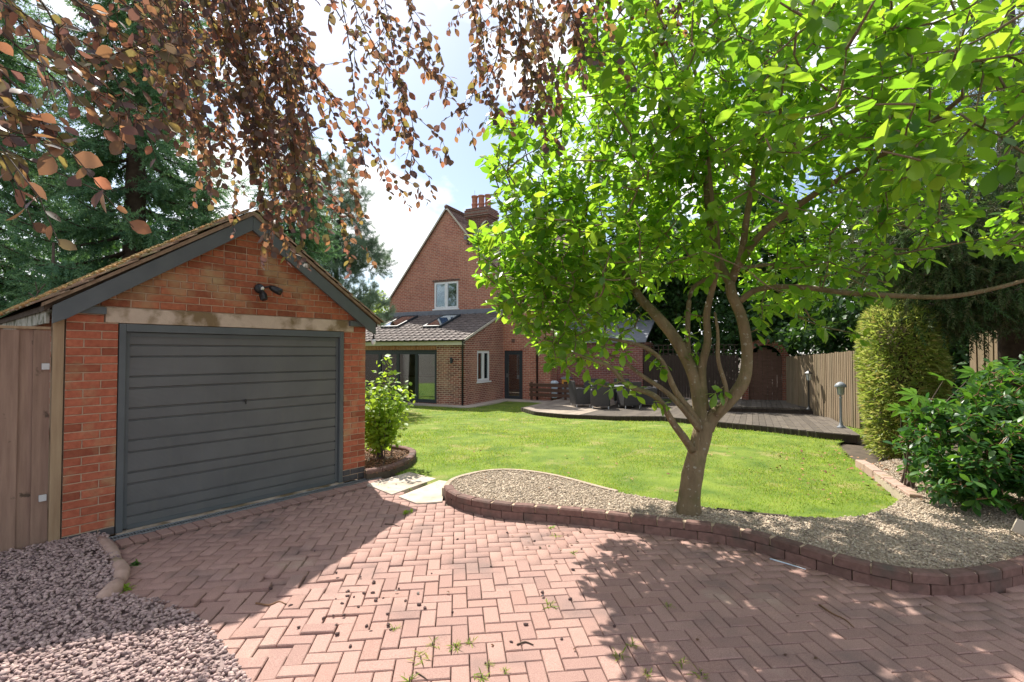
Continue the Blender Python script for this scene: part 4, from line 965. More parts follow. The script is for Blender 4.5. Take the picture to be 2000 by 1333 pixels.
while x < min(dx[-1], 12.0):
    yf = float(np.interp(x + .07, dx, dyv)); yb = .72 if x > 2.0 else -.02
    if x > FA.x: yb = min(yb, fence_y(x + .07) - .04)
    if x < 1.65: yb = min(yb, -.42)
    if yb - yf > .15:
        n = 8; m = MB(); w = .138; v = []; f = []
        for k in range(n + 1):
            y = yf + (yb - yf) * k / n; z = deck_z(x, y) + .3
            v += [(x, y, z - .13), (x + w, y, z - .13), (x + w, y, z), (x, y, z)]
        for k in range(n):
            a = 4 * k; f += [(a + 3, a + 2, a + 6, a + 7), (a, a + 3, a + 7, a + 4), (a + 2, a + 1, a + 5, a + 6)]
        f += [(0, 1, 2, 3), (4 * n + 3, 4 * n + 2, 4 * n + 1, 4 * n)]
        m.add(v, f).build('board', M['deck'] if x < 5.2 else M['deckdark'], deck)  # right-hand boards take the darker copy with shade in its colour
    x += .145
m = MB()
for (xa, ya), (xb, yb) in zip(zip(dx, dyv), zip(dx[1:], dyv[1:])):
    za, zb = deck_z(xa, ya) + .3, deck_z(xb, yb) + .3
    m.add([(xa, ya - .03, za - .16), (xb, yb - .03, zb - .16), (xb, yb - .03, zb - .012), (xa, ya - .03, za - .012), (xa, ya - .002, za - .16), (xb, yb - .002, zb - .16), (xb, yb - .002, zb - .012), (xa, ya - .002, za - .012)], [(0, 1, 2, 3), (3, 2, 6, 7)])
m.build('fascia_board', M['darkfence'], deck)
udeck = empty('upper_deck', HL(0, 0, 0), HA, 'raised dark upper deck platform with a step in front of the fences', 'deck')
x = ux[0]
while x < min(ux[-1], 11.6):
    yf = float(np.interp(x + .07, ux, uy)); yb = .70
    if x > FA.x: yb = min(yb, fence_y(x + .07) - .04)
    z = deck_z(x, yf) + .3 + .16
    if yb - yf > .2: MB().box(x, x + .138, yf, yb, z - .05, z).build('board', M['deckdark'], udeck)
    x += .145
m = MB()
for a, b in zip(upf, upf[1:]):
    z = deck_z(a.x, a.y) + .3 + .16; m.prism([(a.x, a.y + .001), (b.x, b.y + .001), (b.x, b.y + .03), (a.x, a.y + .03)], z - .21, z - .052)
m.build('riser', M['darkfence'], udeck)
# low rail
rail = empty('low_rail_fence', HL(1.45, -.48, 0), HA, 'low three-board brown rail at the house end of the deck', 'fence')
rz0 = deck_z(2, -.48) + .3
for k in range(3): bevel(MB().box(0, 3.1, -.012, .012, rz0 + .10 + k * .20, rz0 + .235 + k * .20).build('rail', M['railw'], rail), .003)
for x in (0.03, 1.5, 3.0): bevel(MB().box(x, x + .08, .014, .09, rz0 - .05, rz0 + .68).build('post', M['railw'], rail), .004)
# feather-edge fences
def fence(name, A, B, h, label, mat, bw=.105, zoff=0.0, posts=True):
    A, B = Vector(A), Vector(B); d = B - A; L = d.length; rz = math.atan2(d.y, d.x); root = empty(name, A, rz, label, 'fence'); n = int(L / bw)
    me = MB().prism([(-.06, -.006), (.055, -.016), (.055, .004), (-.06, .004)], 0, h).mesh('board'); me.materials.append(mat)
    for k in range(n):
        P = A + d * ((k + .5) / n); z = float(gz(P.x, P.y)) + zoff - A.z
        o = link('board', me, None, root, ((k + .5) * L / n, random.gauss(0, .003), z + random.gauss(0, .006))); o.rotation_euler = (0, random.gauss(0, .006), 0)
    m = MB()
    for z in (.3, .95, 1.5): m.box(0, L, .008, .06, z + zoff * 0, z + .07)
    m.build('rail', mat, root); return root
fence('board_fence', (9.15, 16.5, 0), (8.25, 11.75, 0), 1.86, 'tall weathered feather-edge fence behind the deck lamps', M['fenceb'], zoff=.0)
fence('board_fence', (8.9, 9.6, 0), (7.4, 3.6, 0), 2.12, 'golden vertical board fence behind the shrubs at the right edge', M['fenceb'])
df = empty('trellis_fence', HL(5.85, .70, 0), HA, 'dark stained fence with trellis top beyond the garden table', 'fence')
for k in range(34): link('board', brd.setdefault('d', MB().box(-.047, .047, -.01, .01, 0, 1.62).mesh('board')), M['darkfence'], df, (.05 + k * .1, random.gauss(0, .004), .3))
for k in range(19): MB().box(.02 + k * .18, .05 + k * .18, -.012, .0, 1.92, 2.32).build('lattice_upright', M['darkfence'], df)
for z in (1.95, 2.12, 2.29): MB().box(0, 3.4, .001, .012, z, z + .03).build('lattice_rail', M['darkfence'], df)
# arched brick gateway with an old door
gwy = empty('arched_gateway', HL(9.35, .35, 0), HA, 'dark arched brick gateway with an old timber door behind the deck', 'gateway')
def arch(r0, r1, zc, n=12): return [(.75 + r1 * math.cos(a), zc + r1 * math.sin(a)) for a in np.linspace(0, math.pi, n)] + [(.75 + r0 * math.cos(a), zc + r0 * math.sin(a)) for a in np.linspace(math.pi, 0, n)]
m = MB(); m.box(0, .22, 0, .3, 0, 1.75); m.box(1.28, 1.5, 0, .3, 0, 1.75)
P = arch(.53, .75, 1.75)
for k in range(11):
    q = [P[k], P[k + 1], P[22 - k], P[23 - k]]; m.prism_y(q, 0, .3)
m.build('brick_arch', brickwall('old_arch_brick', 'XZ', (.24, .08, .05), (.16, .055, .04), (.3, .14, .08), (.22, .16, .12)), gwy)
for k in range(7): MB().box(.225 + k * .15, .37 + k * .15, .12, .15, .25, 2.2 - .18 * abs(k - 3) ** 1.3 * .4).build('door_board', M['railw'], gwy)
# garden lamps
def lamp(name, P, h, label, mat, dome):
    r = empty(name, P, 0, label, 'lamp', 'deck post lamps')
    MB().lathe([(.085, 0), (.08, .02), (.045, .05), (.03, .10), (.024, .16), (.022, h - .36), (.03, h - .34), (.018, h - .33), (.02, h - .29)], 14).build('post', mat, r, smooth=True)
    if dome:
        MB().lathe([(.04, h - .29), (.055, h - .27), (.075, h - .10)], 8).build('glass', M['lampglass'], r); MB().lathe([(.115, h - .115), (.12, h - .10), (.095, h - .05), (.05, h - .015), (.015, h)], 16).build('cap', mat, r, smooth=True)
    else:
        MB().lathe([(.05, h - .29), (.055, h - .28), (.085, h - .10)], 6).build('glass', M['lampglass'], r); MB().lathe([(.115, h - .10), (.11, h - .085), (.045, h - .03), (.03, h - .02), (.012, h + .02), (.004, h + .05)], 6).build('cap', mat, r)
    m = MB()
    for k in range(6):
        a = k * math.pi / 3; m.tube([(.056 * math.cos(a), .056 * math.sin(a), h - .285), (.086 * math.cos(a), .086 * math.sin(a), h - .10)], .006, 4)
    m.build('lantern_frame', mat, r); return r
P = gnd(1643, 836, DECKZ); lamp('deck_lamp', P, 1.0, 'grey metal post lamp with domed cap at the front corner of the deck', M['lampgrey'], True)
P = Vector((8.42, 14.05, 0)); P.z = deck_z(to_h(P).x, to_h(P).y) + .162; lamp('deck_lamp', P, 1.12, 'black lantern post lamp on the upper deck against the fence', M['black'], False)

# garden table and chairs
def make_chair():
    r = empty('wicker_armchair', (0, 0, 0)); m = MB(); m.box(-.27, .27, -.25, .25, .11, .42); bevel(m.build('seat', M['wicker'], r), .015)
    bevel(MB().box(-.25, .25, -.24, .20, .42, .47).build('cushion', M['ttop'], r), .02)
    m = MB().prism_x([(.20, .10), (.27, .10), (.36, .90), (.31, .90)], -.28, .28); bevel(m.build('backrest', M['wicker'], r), .012)
    for s in (-1, 1):
        m = MB(); m.prism_x([(-.27, .10), (.22, .10), (.30, .62), (.22, .66), (-.20, .63), (-.27, .58)], s * .285 - .03, s * .285 + .03); bevel(m.build('arm', M['wicker'], r), .012)
        for y in (-.24, .24): MB().lathe([(.012, 0), (.018, .01), (.018, .11)], 8, (s * .26, y, 0)).build('leg', M['footm'], r)
    return r
ch0 = make_chair()
def dpos(px, Y): # a spot on the deck under this picture column at distance Y
    X = (px - CX) / F_PX * Y; return Vector((X, Y, float(gz(X, Y)) + DECKZ + .004))
TP = dpos(1198, 17.5)
seats = [(1133, 17.35, 105, 'grey wicker armchair at the rail end of the garden table'), (1172, 16.65, 172, 'grey wicker armchair with its back to the lawn, nearest the rail'), (1228, 16.75, 195, 'grey wicker armchair with its back to the lawn, right of the near one'), (1262, 17.5, 265, 'grey wicker armchair at the magnolia end of the garden table'), (1160, 18.4, 10, 'grey wicker armchair behind the garden table, nearest the rail'), (1215, 18.4, -8, 'grey wicker armchair behind the garden table, right-hand one')]
for k, (px, Y, a, lab) in enumerate(seats):
    c = ch0 if k == 0 else copy_tree(ch0); c.location = dpos(px, Y); c.rotation_euler = (0, 0, math.radians(a)); tag(c, lab, 'chair', 'wicker chairs round the garden table')
tb = empty('garden_table', TP, math.radians(-4), 'grey wicker garden table with glass top amid the chairs', 'table')
bevel(MB().box(-.78, .78, -.45, .45, .70, .715).build('tabletop', M['ttop'], tb), .004); bevel(MB().box(-.76, .76, -.43, .43, .62, .698).build('apron', M['wicker'], tb), .01)
for x in (-.66, .66):
    for y in (-.34, .34): bevel(MB().box(x - .05, x + .05, y - .05, y + .05, 0, .62).build('leg', M['wicker'], tb), .008)
bx = empty('gas_box', HL(2.75, .42, .30 + deck_z(2.7, .4)), HA, 'small orange and grey box standing beyond the low rail', 'box')
bevel(MB().box(-.17, .17, -.15, .15, .46, .78).build('body', M['orange'], bx), .02); bevel(MB().box(-.19, .19, -.17, .17, .78, .88).build('lid', M['lampgrey'], bx), .02); MB().box(-.16, .16, -.14, .14, 0, .46).build('stand', M['lampgrey'], bx); MB().box(-.08, .08, -.155, -.151, .58, .68).build('slot', M['black'], bx)
wb = empty('storage_tub', HL(2.25, .2, .30 + deck_z(2.2, .1)), HA, 'pale blue plastic tub with lid behind the low rail', 'tub')
m = MB().lathe([(.16, 0), (.19, .5), (.19, .62)], 4); bevel(m.build('body', M['bluegrey'], wb), .02); m = MB().lathe([(.21, .62), (.21, .66), (.12, .72), (.0, .73)], 12); m.build('lid', M['bluegrey'], wb)

# ------------------------------------------------------------------ vegetation helpers
def bez(P, n=4):
    """Catmull-Rom through points"""
    P = [Vector(p) for p in P]; Q = [P[0] * 2 - P[1]] + P + [P[-1] * 2 - P[-2]]; out = []
    for i in range(1, len(Q) - 2):
        p0, p1, p2, p3 = Q[i - 1], Q[i], Q[i + 1], Q[i + 2]
        for k in range(n):
            t = k / n; out.append(.5 * ((2 * p1) + (p2 - p0) * t + (2 * p0 - 5 * p1 + 4 * p2 - p3) * t * t + (3 * p1 - p0 - 3 * p2 + p3) * t ** 3))
    return out + [P[-1]]
def connect(tips, skel, ta, r0=.0035, r1=.0065, sag=.12, maxlen=9, nseg=5, jit=.06):
    """grow twigs from the skeleton to each tip; returns shoot directions"""
    S = np.array([list(p) for p in skel]); tips = np.asarray(tips, float)
    d = np.min(np.linalg.norm(tips[:, None, :] - S[None, ::2], axis=2), axis=1) if len(tips) * len(S) < 4e7 else np.linalg.norm(tips - S.mean(0), axis=1)
    order = np.argsort(d); buf = np.zeros((len(S) + len(tips) * (nseg + 1), 3)); buf[:len(S)] = S; n = len(S); dirs = np.zeros_like(tips)
    for i in order:
        t = tips[i]; v = buf[:n] - t; dist = np.einsum('ij,ij->i', v, v); j = int(np.argmin(dist)); a = buf[j]; L = math.sqrt(dist[j])
        if L < .02: dirs[i] = (0, 0, 1); continue
        mid = (a + t) / 2 + np.array([0, 0, -sag * L * .5]) + RNG.normal(0, jit, 3) * L
        s = np.linspace(0, 1, nseg + 1)[:, None]; path = (1 - s) ** 2 * a + 2 * s * (1 - s) * mid + s * s * t
        rr0 = min(r1 + .006 * L, .022); ta.tube([Vector(p) for p in path], [rr0 + (r0 - rr0) * k / nseg for k in range(nseg + 1)], 4)
        buf[n:n + nseg] = path[1:]; n += nseg; dirs[i] = t - path[-2]
    return dirs
def whorls(tips, dirs, per, size, spread=(45, 80), droop=.25, shoot=.10):
    """leaf matrices around each shoot tip -> pos, dir, up, size"""
    pos, dd, uu, ss = [], [], [], []
    for t, d in zip(tips, dirs):
        d = d / (np.linalg.norm(d) + 1e-9); d = d + np.array([0, 0, .35]) + RNG.normal(0, .25, 3); d /= np.linalg.norm(d)
        a = np.cross(d, [.3, .2, .9]); a /= np.linalg.norm(a) + 1e-9; b = np.cross(d, a); k = RNG.integers(per[0], per[1] + 1); ph = RNG.random() * 6.28
        for i in range(k):
            an = ph + i * 2.4; sp = math.radians(RNG.uniform(*spread)); s = RNG.uniform(*size); ld = d * math.cos(sp) + (a * math.cos(an) + b * math.sin(an)) * math.sin(sp); ld = ld + np.array([0, 0, -droop * RNG.uniform(.3, 1.6)])
            pos.append(t - d * shoot * (i / k) + RNG.normal(0, .004, 3)); dd.append(ld); uu.append(np.array([0, 0, 1.0]) + RNG.normal(0, .35, 3)); ss.append(s)
    return np.array(pos), np.array(dd), np.array(uu), np.array(ss)
def leaves(parent, name, tv, tf, mat, pos, dd, uu, ss, singles=300, wj=.12, smooth=True):
    """the leaves showing largest become parts of their own, the rest one stuff part"""
    n = len(pos); q = project(pos); inv = (q[:, 0] > -40) & (q[:, 0] < 2040) & (q[:, 1] > -40) & (q[:, 1] < 1373)
    app = ss / np.maximum(np.linalg.norm(pos - np.array([0, 0, CAMH]), axis=1), .1) * inv; order = np.argsort(-app)
    R = frames(dd, uu); sc3 = np.c_[ss * RNG.uniform(1 - wj, 1 + wj, n), ss, ss]; Mx = mats(R, pos, sc3); big = order[:singles]; rest = order[singles:]
    if singles:
        ta = TA(); ta.add(tv, tf, np.zeros(len(tv))); me = ta.mesh(name, smooth); me.materials.append(mat)
        for i in big:
            o = bpy.data.objects.new(name, me); COL.objects.link(o); o.parent = parent; o.matrix_local = Matrix([list(r) for r in Mx[i]] + [[0, 0, 0, 1]])
    ta = TA(); ta.scatter(tv, tf, Mx[rest]); o = ta.build(name + '_mass', mat, parent, smooth)
    if singles: o['kind'] = 'stuff'
    return o

# ------------------------------------------------------------------ magnolia
MY = 4.98
mag_root = gnd(1345, 1003, .08)
LIMB_K = .77; MY = mag_root.y
mag = empty('magnolia_tree', (0, 0, 0), 0, 'multi-stemmed magnolia with bright green leaves growing from the gravel bed', 'tree')
def mp_(L): return [at_y(px, py, MY + d) for px, py, d in L]
limbs = [
 ([(1345, 1012, 0), (1346, 975, 0), (1352, 930, 0), (1362, 885, 0), (1371, 850, 0), (1376, 822, 0)], [.165, .142, .135, .128, .125, .12], 14),
 ([(1372, 845, 0), (1366, 795, 0), (1356, 735, .05), (1322, 667, .1), (1285, 620, .2), (1250, 582, .3), (1228, 545, .4), (1195, 510, .6), (1150, 480, .9)], [.10, .09, .085, .08, .07, .06, .05, .04, .03], 12),
 ([(1374, 800, 0), (1371, 720, .0), (1382, 668, -.05), (1380, 620, -.05), (1386, 585, -.1), (1397, 540, -.2), (1402, 470, -.3), (1390, 380, -.3), (1380, 260, -.2)], [.07, .055, .05, .046, .042, .036, .03, .026, .02], 10),
 ([(1345, 705, .06), (1343, 660, .1), (1345, 600, .2), (1354, 562, .25), (1390, 540, .2)], [.045, .036, .034, .03, .025], 8),
 ([(1380, 838, 0), (1392, 815, -.02), (1424, 784, -.05), (1453, 742, -.1), (1459, 685, -.1), (1449, 622, -.1), (1430, 577, -.1), (1425, 548, -.1)], [.10, .088, .08, .076, .07, .068, .066, .06], 12),
 ([(1425, 552, -.1), (1406, 513, 0), (1386, 433, .1), (1379, 353, .2), (1376, 290, .3), (1370, 200, .4), (1350, 110, .5)], [.058, .052, .045, .04, .034, .028, .02], 10),
 ([(1428, 550, -.1), (1448, 497, -.2), (1459, 422, -.3), (1472, 343, -.4), (1480, 260, -.5), (1492, 180, -.6), (1500, 80, -.7)], [.055, .046, .04, .034, .03, .025, .018], 10),
 ([(1436, 530, -.15), (1482, 463, -.3), (1540, 415, -.5), (1602, 373, -.7), (1690, 322, -1.0), (1790, 262, -1.4), (1880, 190, -1.8)], [.048, .044, .04, .036, .03, .025, .02], 10),
 ([(1443, 590, -.1), (1482, 565, -.2), (1560, 561, -.4), (1650, 572, -.6), (1750, 578, -.8), (1850, 580, -1.0), (1950, 562, -1.2), (2060, 530, -1.4)], [.045, .038, .034, .032, .03, .026, .022, .016], 8),
 ([(1440, 525, -.1), (1500, 517, .1), (1565, 512, .4), (1640, 500, .7)], [.03, .022, .018, .012], 7),
 ([(1352, 880, -.06), (1338, 858, -.12), (1315, 827, -.16), (1290, 785, -.2), (1267, 768, -.25), (1225, 753, -.3), (1193, 718, -.35), (1160, 705, -.4), (1120, 690, -.5)], [.055, .05, .045, .038, .036, .032, .026, .022, .014], 9),
 ([(1368, 835, -.05), (1350, 805, -.1), (1320, 765, -.12), (1294, 708, -.15), (1267, 683, -.2), (1240, 672, -.2), (1190, 662, -.3)], [.05, .044, .038, .032, .028, .024, .016], 9),
 ([(1366, 840, -.08), (1335, 800, -.14), (1300, 765, -.16), (1255, 735, -.1), (1215, 705, .0), (1180, 690, .1)], [.042, .036, .032, .028, .022, .014], 8),
 ([(1400, 812, -.1), (1419, 768, -.16), (1403, 705, -.16), (1402, 650, -.15), (1396, 610, -.1)], [.04, .030, .026, .02, .014], 8),
]
tb_ = MB(); skel = []
for k, (P, r, n_) in enumerate(limbs):
    Q = bez(mp_(P), 4); rr = list(np.interp(np.linspace(0, 1, len(Q)), np.linspace(0, 1, len(r)), r))
    rr = [a * LIMB_K * (1 + .025 * math.sin(i * .9 + k) + random.uniform(-.02, .02)) for i, a in enumerate(rr)]; tb_.tube(Q, rr, n_)
    if k in (0,): continue
    skel += [q + Vector((random.gauss(0, .002), 0, 0)) for q in Q[len(Q) // 3:]] if k not in (10, 11, 12) else Q[len(Q) // 2:]
tr = tb_.build('trunk', M['bark_mag'], mag, smooth=True)
sil = [(1150, -90), (1125, 75), (1055, 180), (950, 245), (942, 330), (968, 405), (918, 470), (928, 560), (950, 600), (1015, 640), (1055, 690), (1080, 735), (1130, 775), (1215, 770), (1240, 640), (1300, 570), (1440, 560), (1470, 640), (1560, 640), (1650, 690), (1735, 700), (1760, 540), (1850, 490), (2150, 500), (2150, -90)]
def ell(c, r, n):
    v = runit(n) * (RNG.random((n, 1)) ** (1 / 2.4)); return np.array(c) + v * np.array(r)
cand = np.concatenate([ell((1.6, 5.2, 3.6), (2.2, 2.2, 2.3), 2150), ell((3.4, 4.2, 3.7), (2.2, 1.8, 1.6), 760), ell((2.25, 2.5, 3.25), (1.2, .95, .75), 130), ell((.35, 5.1, 2.5), (.75, .9, .95), 290), ell((2.2, 5.6, 2.6), (1.7, 1.4, .5), 150)])
q = project(cand); keep = in_poly(q, sil) & (cand[:, 2] > 1.25); cand = cand[keep]; q = q[keep]
thin = (q[:, 0] > 1225) & (q[:, 0] < 1470) & (q[:, 1] > 540) & (RNG.random(len(q)) < .85); cand = cand[~thin]
q = project(cand); fr_ = (q[:, 0] > 1290) & (q[:, 0] < 1680) & (q[:, 1] > 330) & (cand[:, 1] < 5.1) & (RNG.random(len(q)) < .72); cand = cand[~fr_]
near = (cand[:, 1] < 3.2) & (project(cand)[:, 0] < 1350); cand = cand[~near]
# low sprays hanging round the stems
extra = [at_y(px, py, MY + d) for px, py, d in [(1085, 700, -.5), (1110, 725, -.45), (1150, 745, -.45), (1185, 755, -.4), (1215, 745, -.35), (1140, 700, -.4), (1270, 690, -.1), (1290, 725, -.2), (1300, 790, -.25), (1245, 755, -.3), (1345, 655, .0), (1360, 690, .0), (1395, 770, -.2), (1660, 655, -.4), (1700, 660, -.5), (1610, 640, -.3), (1380, 620, .2), (1330, 620, .3), (1240, 640, -.1), (1210, 650, -.1)]]
tips = np.concatenate([cand, np.array([list(p) for p in extra])])
ta = TA(); dirs = connect(tips, skel, ta, sag=.05); tw = ta.build('twigs', M['bark_mag'], mag); tw['kind'] = 'stuff'
mv, mf = leaf_template(.50, .60, 5, .16, .14)
pos, dd, uu, ss = whorls(tips, dirs, (5, 9), (.075, .165), (40, 88), .35, .14)
crown = leaves(mag, 'leaf', mv, mf, M['lf_mag'], pos, dd, uu, ss, 300); crown.name = 'crown'

# ------------------------------------------------------------------ copper beech hanging into the top of the picture
beech = empty('copper_beech', (0, 0, 0), 0, 'copper beech branches hanging down across the top of the view', 'tree')
bt_ = MB(); trunk = [(-4.6, -2.2, -.1), (-4.5, -2.1, 2), (-4.3, -1.9, 4), (-4.0, -1.5, 6.2), (-3.8, -1.2, 8)]
bt_.tube(bez(trunk, 3), list(np.linspace(.42, .22, 13)), 12)
blimbs = [[(-4.2, -1.8, 4.6), (-3.6, 0, 5.4), (-2.9, 1.8, 5.7), (-2.3, 3.2, 5.75), (-1.7, 4.2, 5.6)], [(-4.0, -1.5, 5.6), (-2.8, .8, 6.3), (-1.4, 2.5, 6.4), (.1, 3.6, 6.2), (1.0, 4.3, 5.9)], [(-4.3, -1.9, 3.8), (-3.6, -.4, 4.2), (-2.9, .8, 4.2), (-2.3, 1.7, 3.9)], [(-3.6, 0, 5.4), (-3.4, 2, 5.5), (-3.1, 3.6, 5.5)]]
bsk = []
for L in blimbs:
    Q = bez(L, 5); bt_.tube(Q, list(np.linspace(.09, .03, len(Q))), 8); bsk += Q
bt_.build('limb', M['bark_dark'], beech, smooth=True)
env = [(290, 210), (330, 260), (370, 330), (400, 400), (450, 420), (500, 500), (550, 540), (600, 530), (640, 470), (680, 430), (720, 360), (760, 330), (800, 410), (830, 380), (860, 280), (885, 90), (905, 190), (940, 270), (970, 250), (985, 60), (1010, 190), (1050, 240), (1090, 230), (1120, 170), (1150, 100), (1180, 25)]
ex_, ey_ = [e[0] for e in env], [e[1] for e in env]
strands = []
def strand(path, Y, dens=1.0, dy=.25):
    P = [at_y(px + random.gauss(0, 13), py + random.gauss(0, 8), Y + dy * random.uniform(-1, 1) * k / len(path)) for k, (px, py) in enumerate(path)]; strands.append((bez(P, 6), dens))
for k in range(64):
    x = random.uniform(325, 600) if k < 40 else (random.uniform(600, 860) if k < 49 else (random.uniform(905, 965) if k < 51 else random.uniform(1000, 1150)))
    yb = np.interp(x, ex_, ey_) * (random.uniform(.55, 1.02) if random.random() < .75 else random.uniform(.2, .6)); drift = random.uniform(10, 120) * (yb / 400); Y = random.uniform(3.1, 4.5)
    strand([(x - drift * 1.6, -170), (x - drift * .9, yb * .2 - 30), (x - drift * .3, yb * .62), (x, yb)], Y)
for path, Y in (([(330, -120), (420, 60), (500, 200), (590, 330), (700, 440)], 3.9), ([(470, -100), (560, 80), (650, 200), (730, 290), (800, 410)], 3.7), ([(420, -90), (480, 120), (520, 300), (560, 430), (590, 520)], 3.6), ([(450, -90), (500, 150), (560, 330), (640, 430), (690, 540)], 3.9), ([(590, -80), (680, 60), (760, 160), (800, 260), (870, 300)], 3.6),
                ([(700, -80), (780, 70), (850, 150), (880, 215)], 3.6), ([(1000, -60), (1030, 90), (1045, 180), (1055, 245)], 3.3), ([(1240, -80), (1275, -10), (1295, 45), (1300, 75)], 4.3), ([(1290, -80), (1310, 0), (1325, 60)], 4.3), ([(1260, -80), (1270, 10), (1268, 60)], 4.4), ([(900, -60), (930, 60), (915, 160), (890, 270)], 3.5), ([(960, -60), (975, 90), (965, 170), (945, 230)], 3.5)):
    strand(path, Y)
for path, Y in (([(-90, -80), (40, 40), (140, 130), (230, 200), (290, 245)], 2.1), ([(-60, -100), (60, 10), (170, 100), (250, 180), (285, 215)], 2.3), ([(-90, 60), (10, 140), (60, 210), (85, 262)], 1.75), ([(-90, 190), (-20, 250), (38, 315)], 1.5), ([(70, -90), (170, 10), (240, 75), (290, 120)], 2.4), ([(-20, -90), (70, 10), (120, 90), (140, 155)], 2.0), ([(-80, -20), (20, 60), (100, 140), (150, 215)], 1.9), ([(150, -90), (230, -10), (290, 50), (330, 110)], 2.6), ([(220, -90), (290, 0), (330, 70), (350, 140)], 2.9), ([(-80, 110), (-10, 170), (20, 230)], 1.7), ([(-40, -60), (60, 40), (190, 90), (270, 100)], 2.2), ([(20, -80), (110, 0), (200, 40), (260, 60)], 2.3)):
    strand(path, Y, .62, .1)
ta = TA(); pos, dd, uu, ss = [], [], [], []; bs = np.array([list(p) for p in bsk])
for Q, dens in strands:
    L = len(Q); ta.tube(Q, list(np.linspace(.0055, .0018, L)), 4); top = np.array(list(Q[0])); j = int(np.argmin(np.linalg.norm(bs - top, axis=1))); a = Vector(bs[j]); md = (a + Q[0]) / 2 + Vector((0, 0, .12))
    ta.tube([a, (a + md) / 2 + Vector((0, 0, .05)), md, (md + Q[0]) / 2 + Vector((0, 0, .03)), Q[0]], [.012, .010, .009, .007, .0055], 4)
    paths = [Q]; step = max(1, L // 9)
    for i in range(2, L - 1, step):
        d = (Q[i + 1] - Q[i - 1]).normalized(); s = Vector((random.gauss(0, 1), random.gauss(0, .8), random.gauss(-.1, .4))).normalized(); l = random.uniform(.09, .34) * (1.15 - .6 * i / L)
        e = Q[i] + (d * .55 + s * .75) * l; e2 = e + (d * .5 + s * .35 + Vector((0, 0, -.5))) * l * .6; paths.append([Q[i], Q[i].lerp(e, .5), e, e.lerp(e2, .5), e2]); ta.tube([Q[i], e, e2], [.0025, .002, .0013], 3)
    for P in paths:
        seg = sum((b - a).length for a, b in zip(P, P[1:])); n = max(2, int(seg / .040 * dens)); 
        for i in range(n):
            t = (i + .6) / n * (len(P) - 1); k = min(int(t), len(P) - 2); p = P[k].lerp(P[k + 1], t - k); d = (P[k + 1] - P[k]).normalized(); sd = d.cross(Vector((random.gauss(0, .6), random.gauss(0, .6), 1))).normalized() * (1 if i % 2 else -1)
            ld = d * .6 + sd * .8 + Vector((0, 0, -.25)); pos.append(list(p)); dd.append(list(ld)); uu.append((random.gauss(0, .8), random.gauss(-.3, .8), random.gauss(.6, .5))); ss.append(random.uniform(.042, .074))
ta.build('twigs', M['bark_dark'], beech)['kind'] = 'stuff'
bv_, bf_ = leaf_template(.70, .48, 5, .16, .12)
crown = leaves(beech, 'leaf', bv_, bf_, M['lf_beech'], np.array(pos), np.array(dd), np.array(uu), np.array(ss), 300); crown.name = 'crown'

# ------------------------------------------------------------------ conifers
TWV, TWF = needle_twig(26, nl=.24, nw=.034, spread=62, tip=.35)
def spruce(name, label, base, H, R, z0, mat, nb=7, whorl=.34, dens=1.0, droop=.35, tw=(.22, .42), lean=0, group=None, seed=1):
    rnd = random.Random(seed); root = empty(name, base, 0, label, 'tree', group); tk = MB(); tk.tube([(0, 0, -.2), (0, 0, H * .3), (0, 0, H * .65), (0, 0, H)], [H * .02, H * .016, H * .009, .02], 10); tk.build('trunk', M['bark_dark'], root, smooth=True)
    br = TA(); pos, dd, uu, ss = [], [], [], []; z = z0
    while z < H - .3:
        f = 1 - (z - z0) / (H - z0); Lb = R * (f ** .75) * rnd.uniform(.85, 1.1) + .15
        for k in range(nb):
            a = rnd.uniform(0, 6.283); L = Lb * rnd.uniform(.6, 1.1); d = Vector((math.cos(a), math.sin(a), 0)); n = 7
            P = [Vector((0, 0, z)) + d * (L * t) + Vector((0, 0, -droop * L * math.sin(t * 2.0) * .8 + .22 * L * max(0, t - .6))) for t in np.linspace(0, 1, n)]
            br.tube(P, list(np.linspace(.03 * L / 2 + .008, .005, n)), 4); m = int(L / .070 * dens)
            for i in range(m):
                t = .18 + .82 * (i + rnd.random()) / m; q = t * (n - 1); j = min(int(q), n - 2); p = P[j].lerp(P[j + 1], q - j); o = (P[j + 1] - P[j]).normalized(); s = o.cross(Vector((0, 0, 1))).normalized() * rnd.choice((-1, 1))
                for _ in range(2):
                    dr = o * rnd.uniform(.2, .9) + s * rnd.uniform(.0, .9) + Vector((0, 0, rnd.uniform(-1.0, .15))); pos.append(list(p + Vector((rnd.gauss(0, .04), rnd.gauss(0, .04), rnd.gauss(0, .03))))); dd.append(list(dr)); uu.append((rnd.gauss(0, 1), rnd.gauss(0, 1), rnd.gauss(0, 1))); ss.append(rnd.uniform(*tw) * (.7 + .5 * (1 - t)))
        z += whorl * rnd.uniform(.8, 1.2)
    br.build('branches', M['bark_dark'], root)['kind'] = 'stuff'; ta = TA(); pos, dd, uu, ss = map(np.array, (pos, dd, uu, ss)); ta.scatter(TWV, TWF, mats(frames(dd, uu), pos, ss)); ta.build('crown', mat, root, smooth=False); return root
def vis_only(): pass
spruce('spruce_tree', 'tall dark blue-green spruce left, behind the garage', (-8.6, 11.2, -.1), 14, 3.1, .9, M['lf_spruce'], nb=8, whorl=.36, dens=1.0, seed=3, tw=(.26, .5))
spruce('spruce_tree', 'large spruce at the left edge behind the gate', (-12.0, 11.0, -.1), 12.5, 3.4, .6, M['lf_spruce'], nb=8, whorl=.38, dens=.85, seed=5, tw=(.28, .5))
spruce('spruce_tree', 'small spruce with pale tips just left of the garage ridge', (-7.0, 11.2, -.1), 6.4, 1.5, .6, M['lf_spruce'], nb=8, whorl=.34, dens=.85, seed=8)
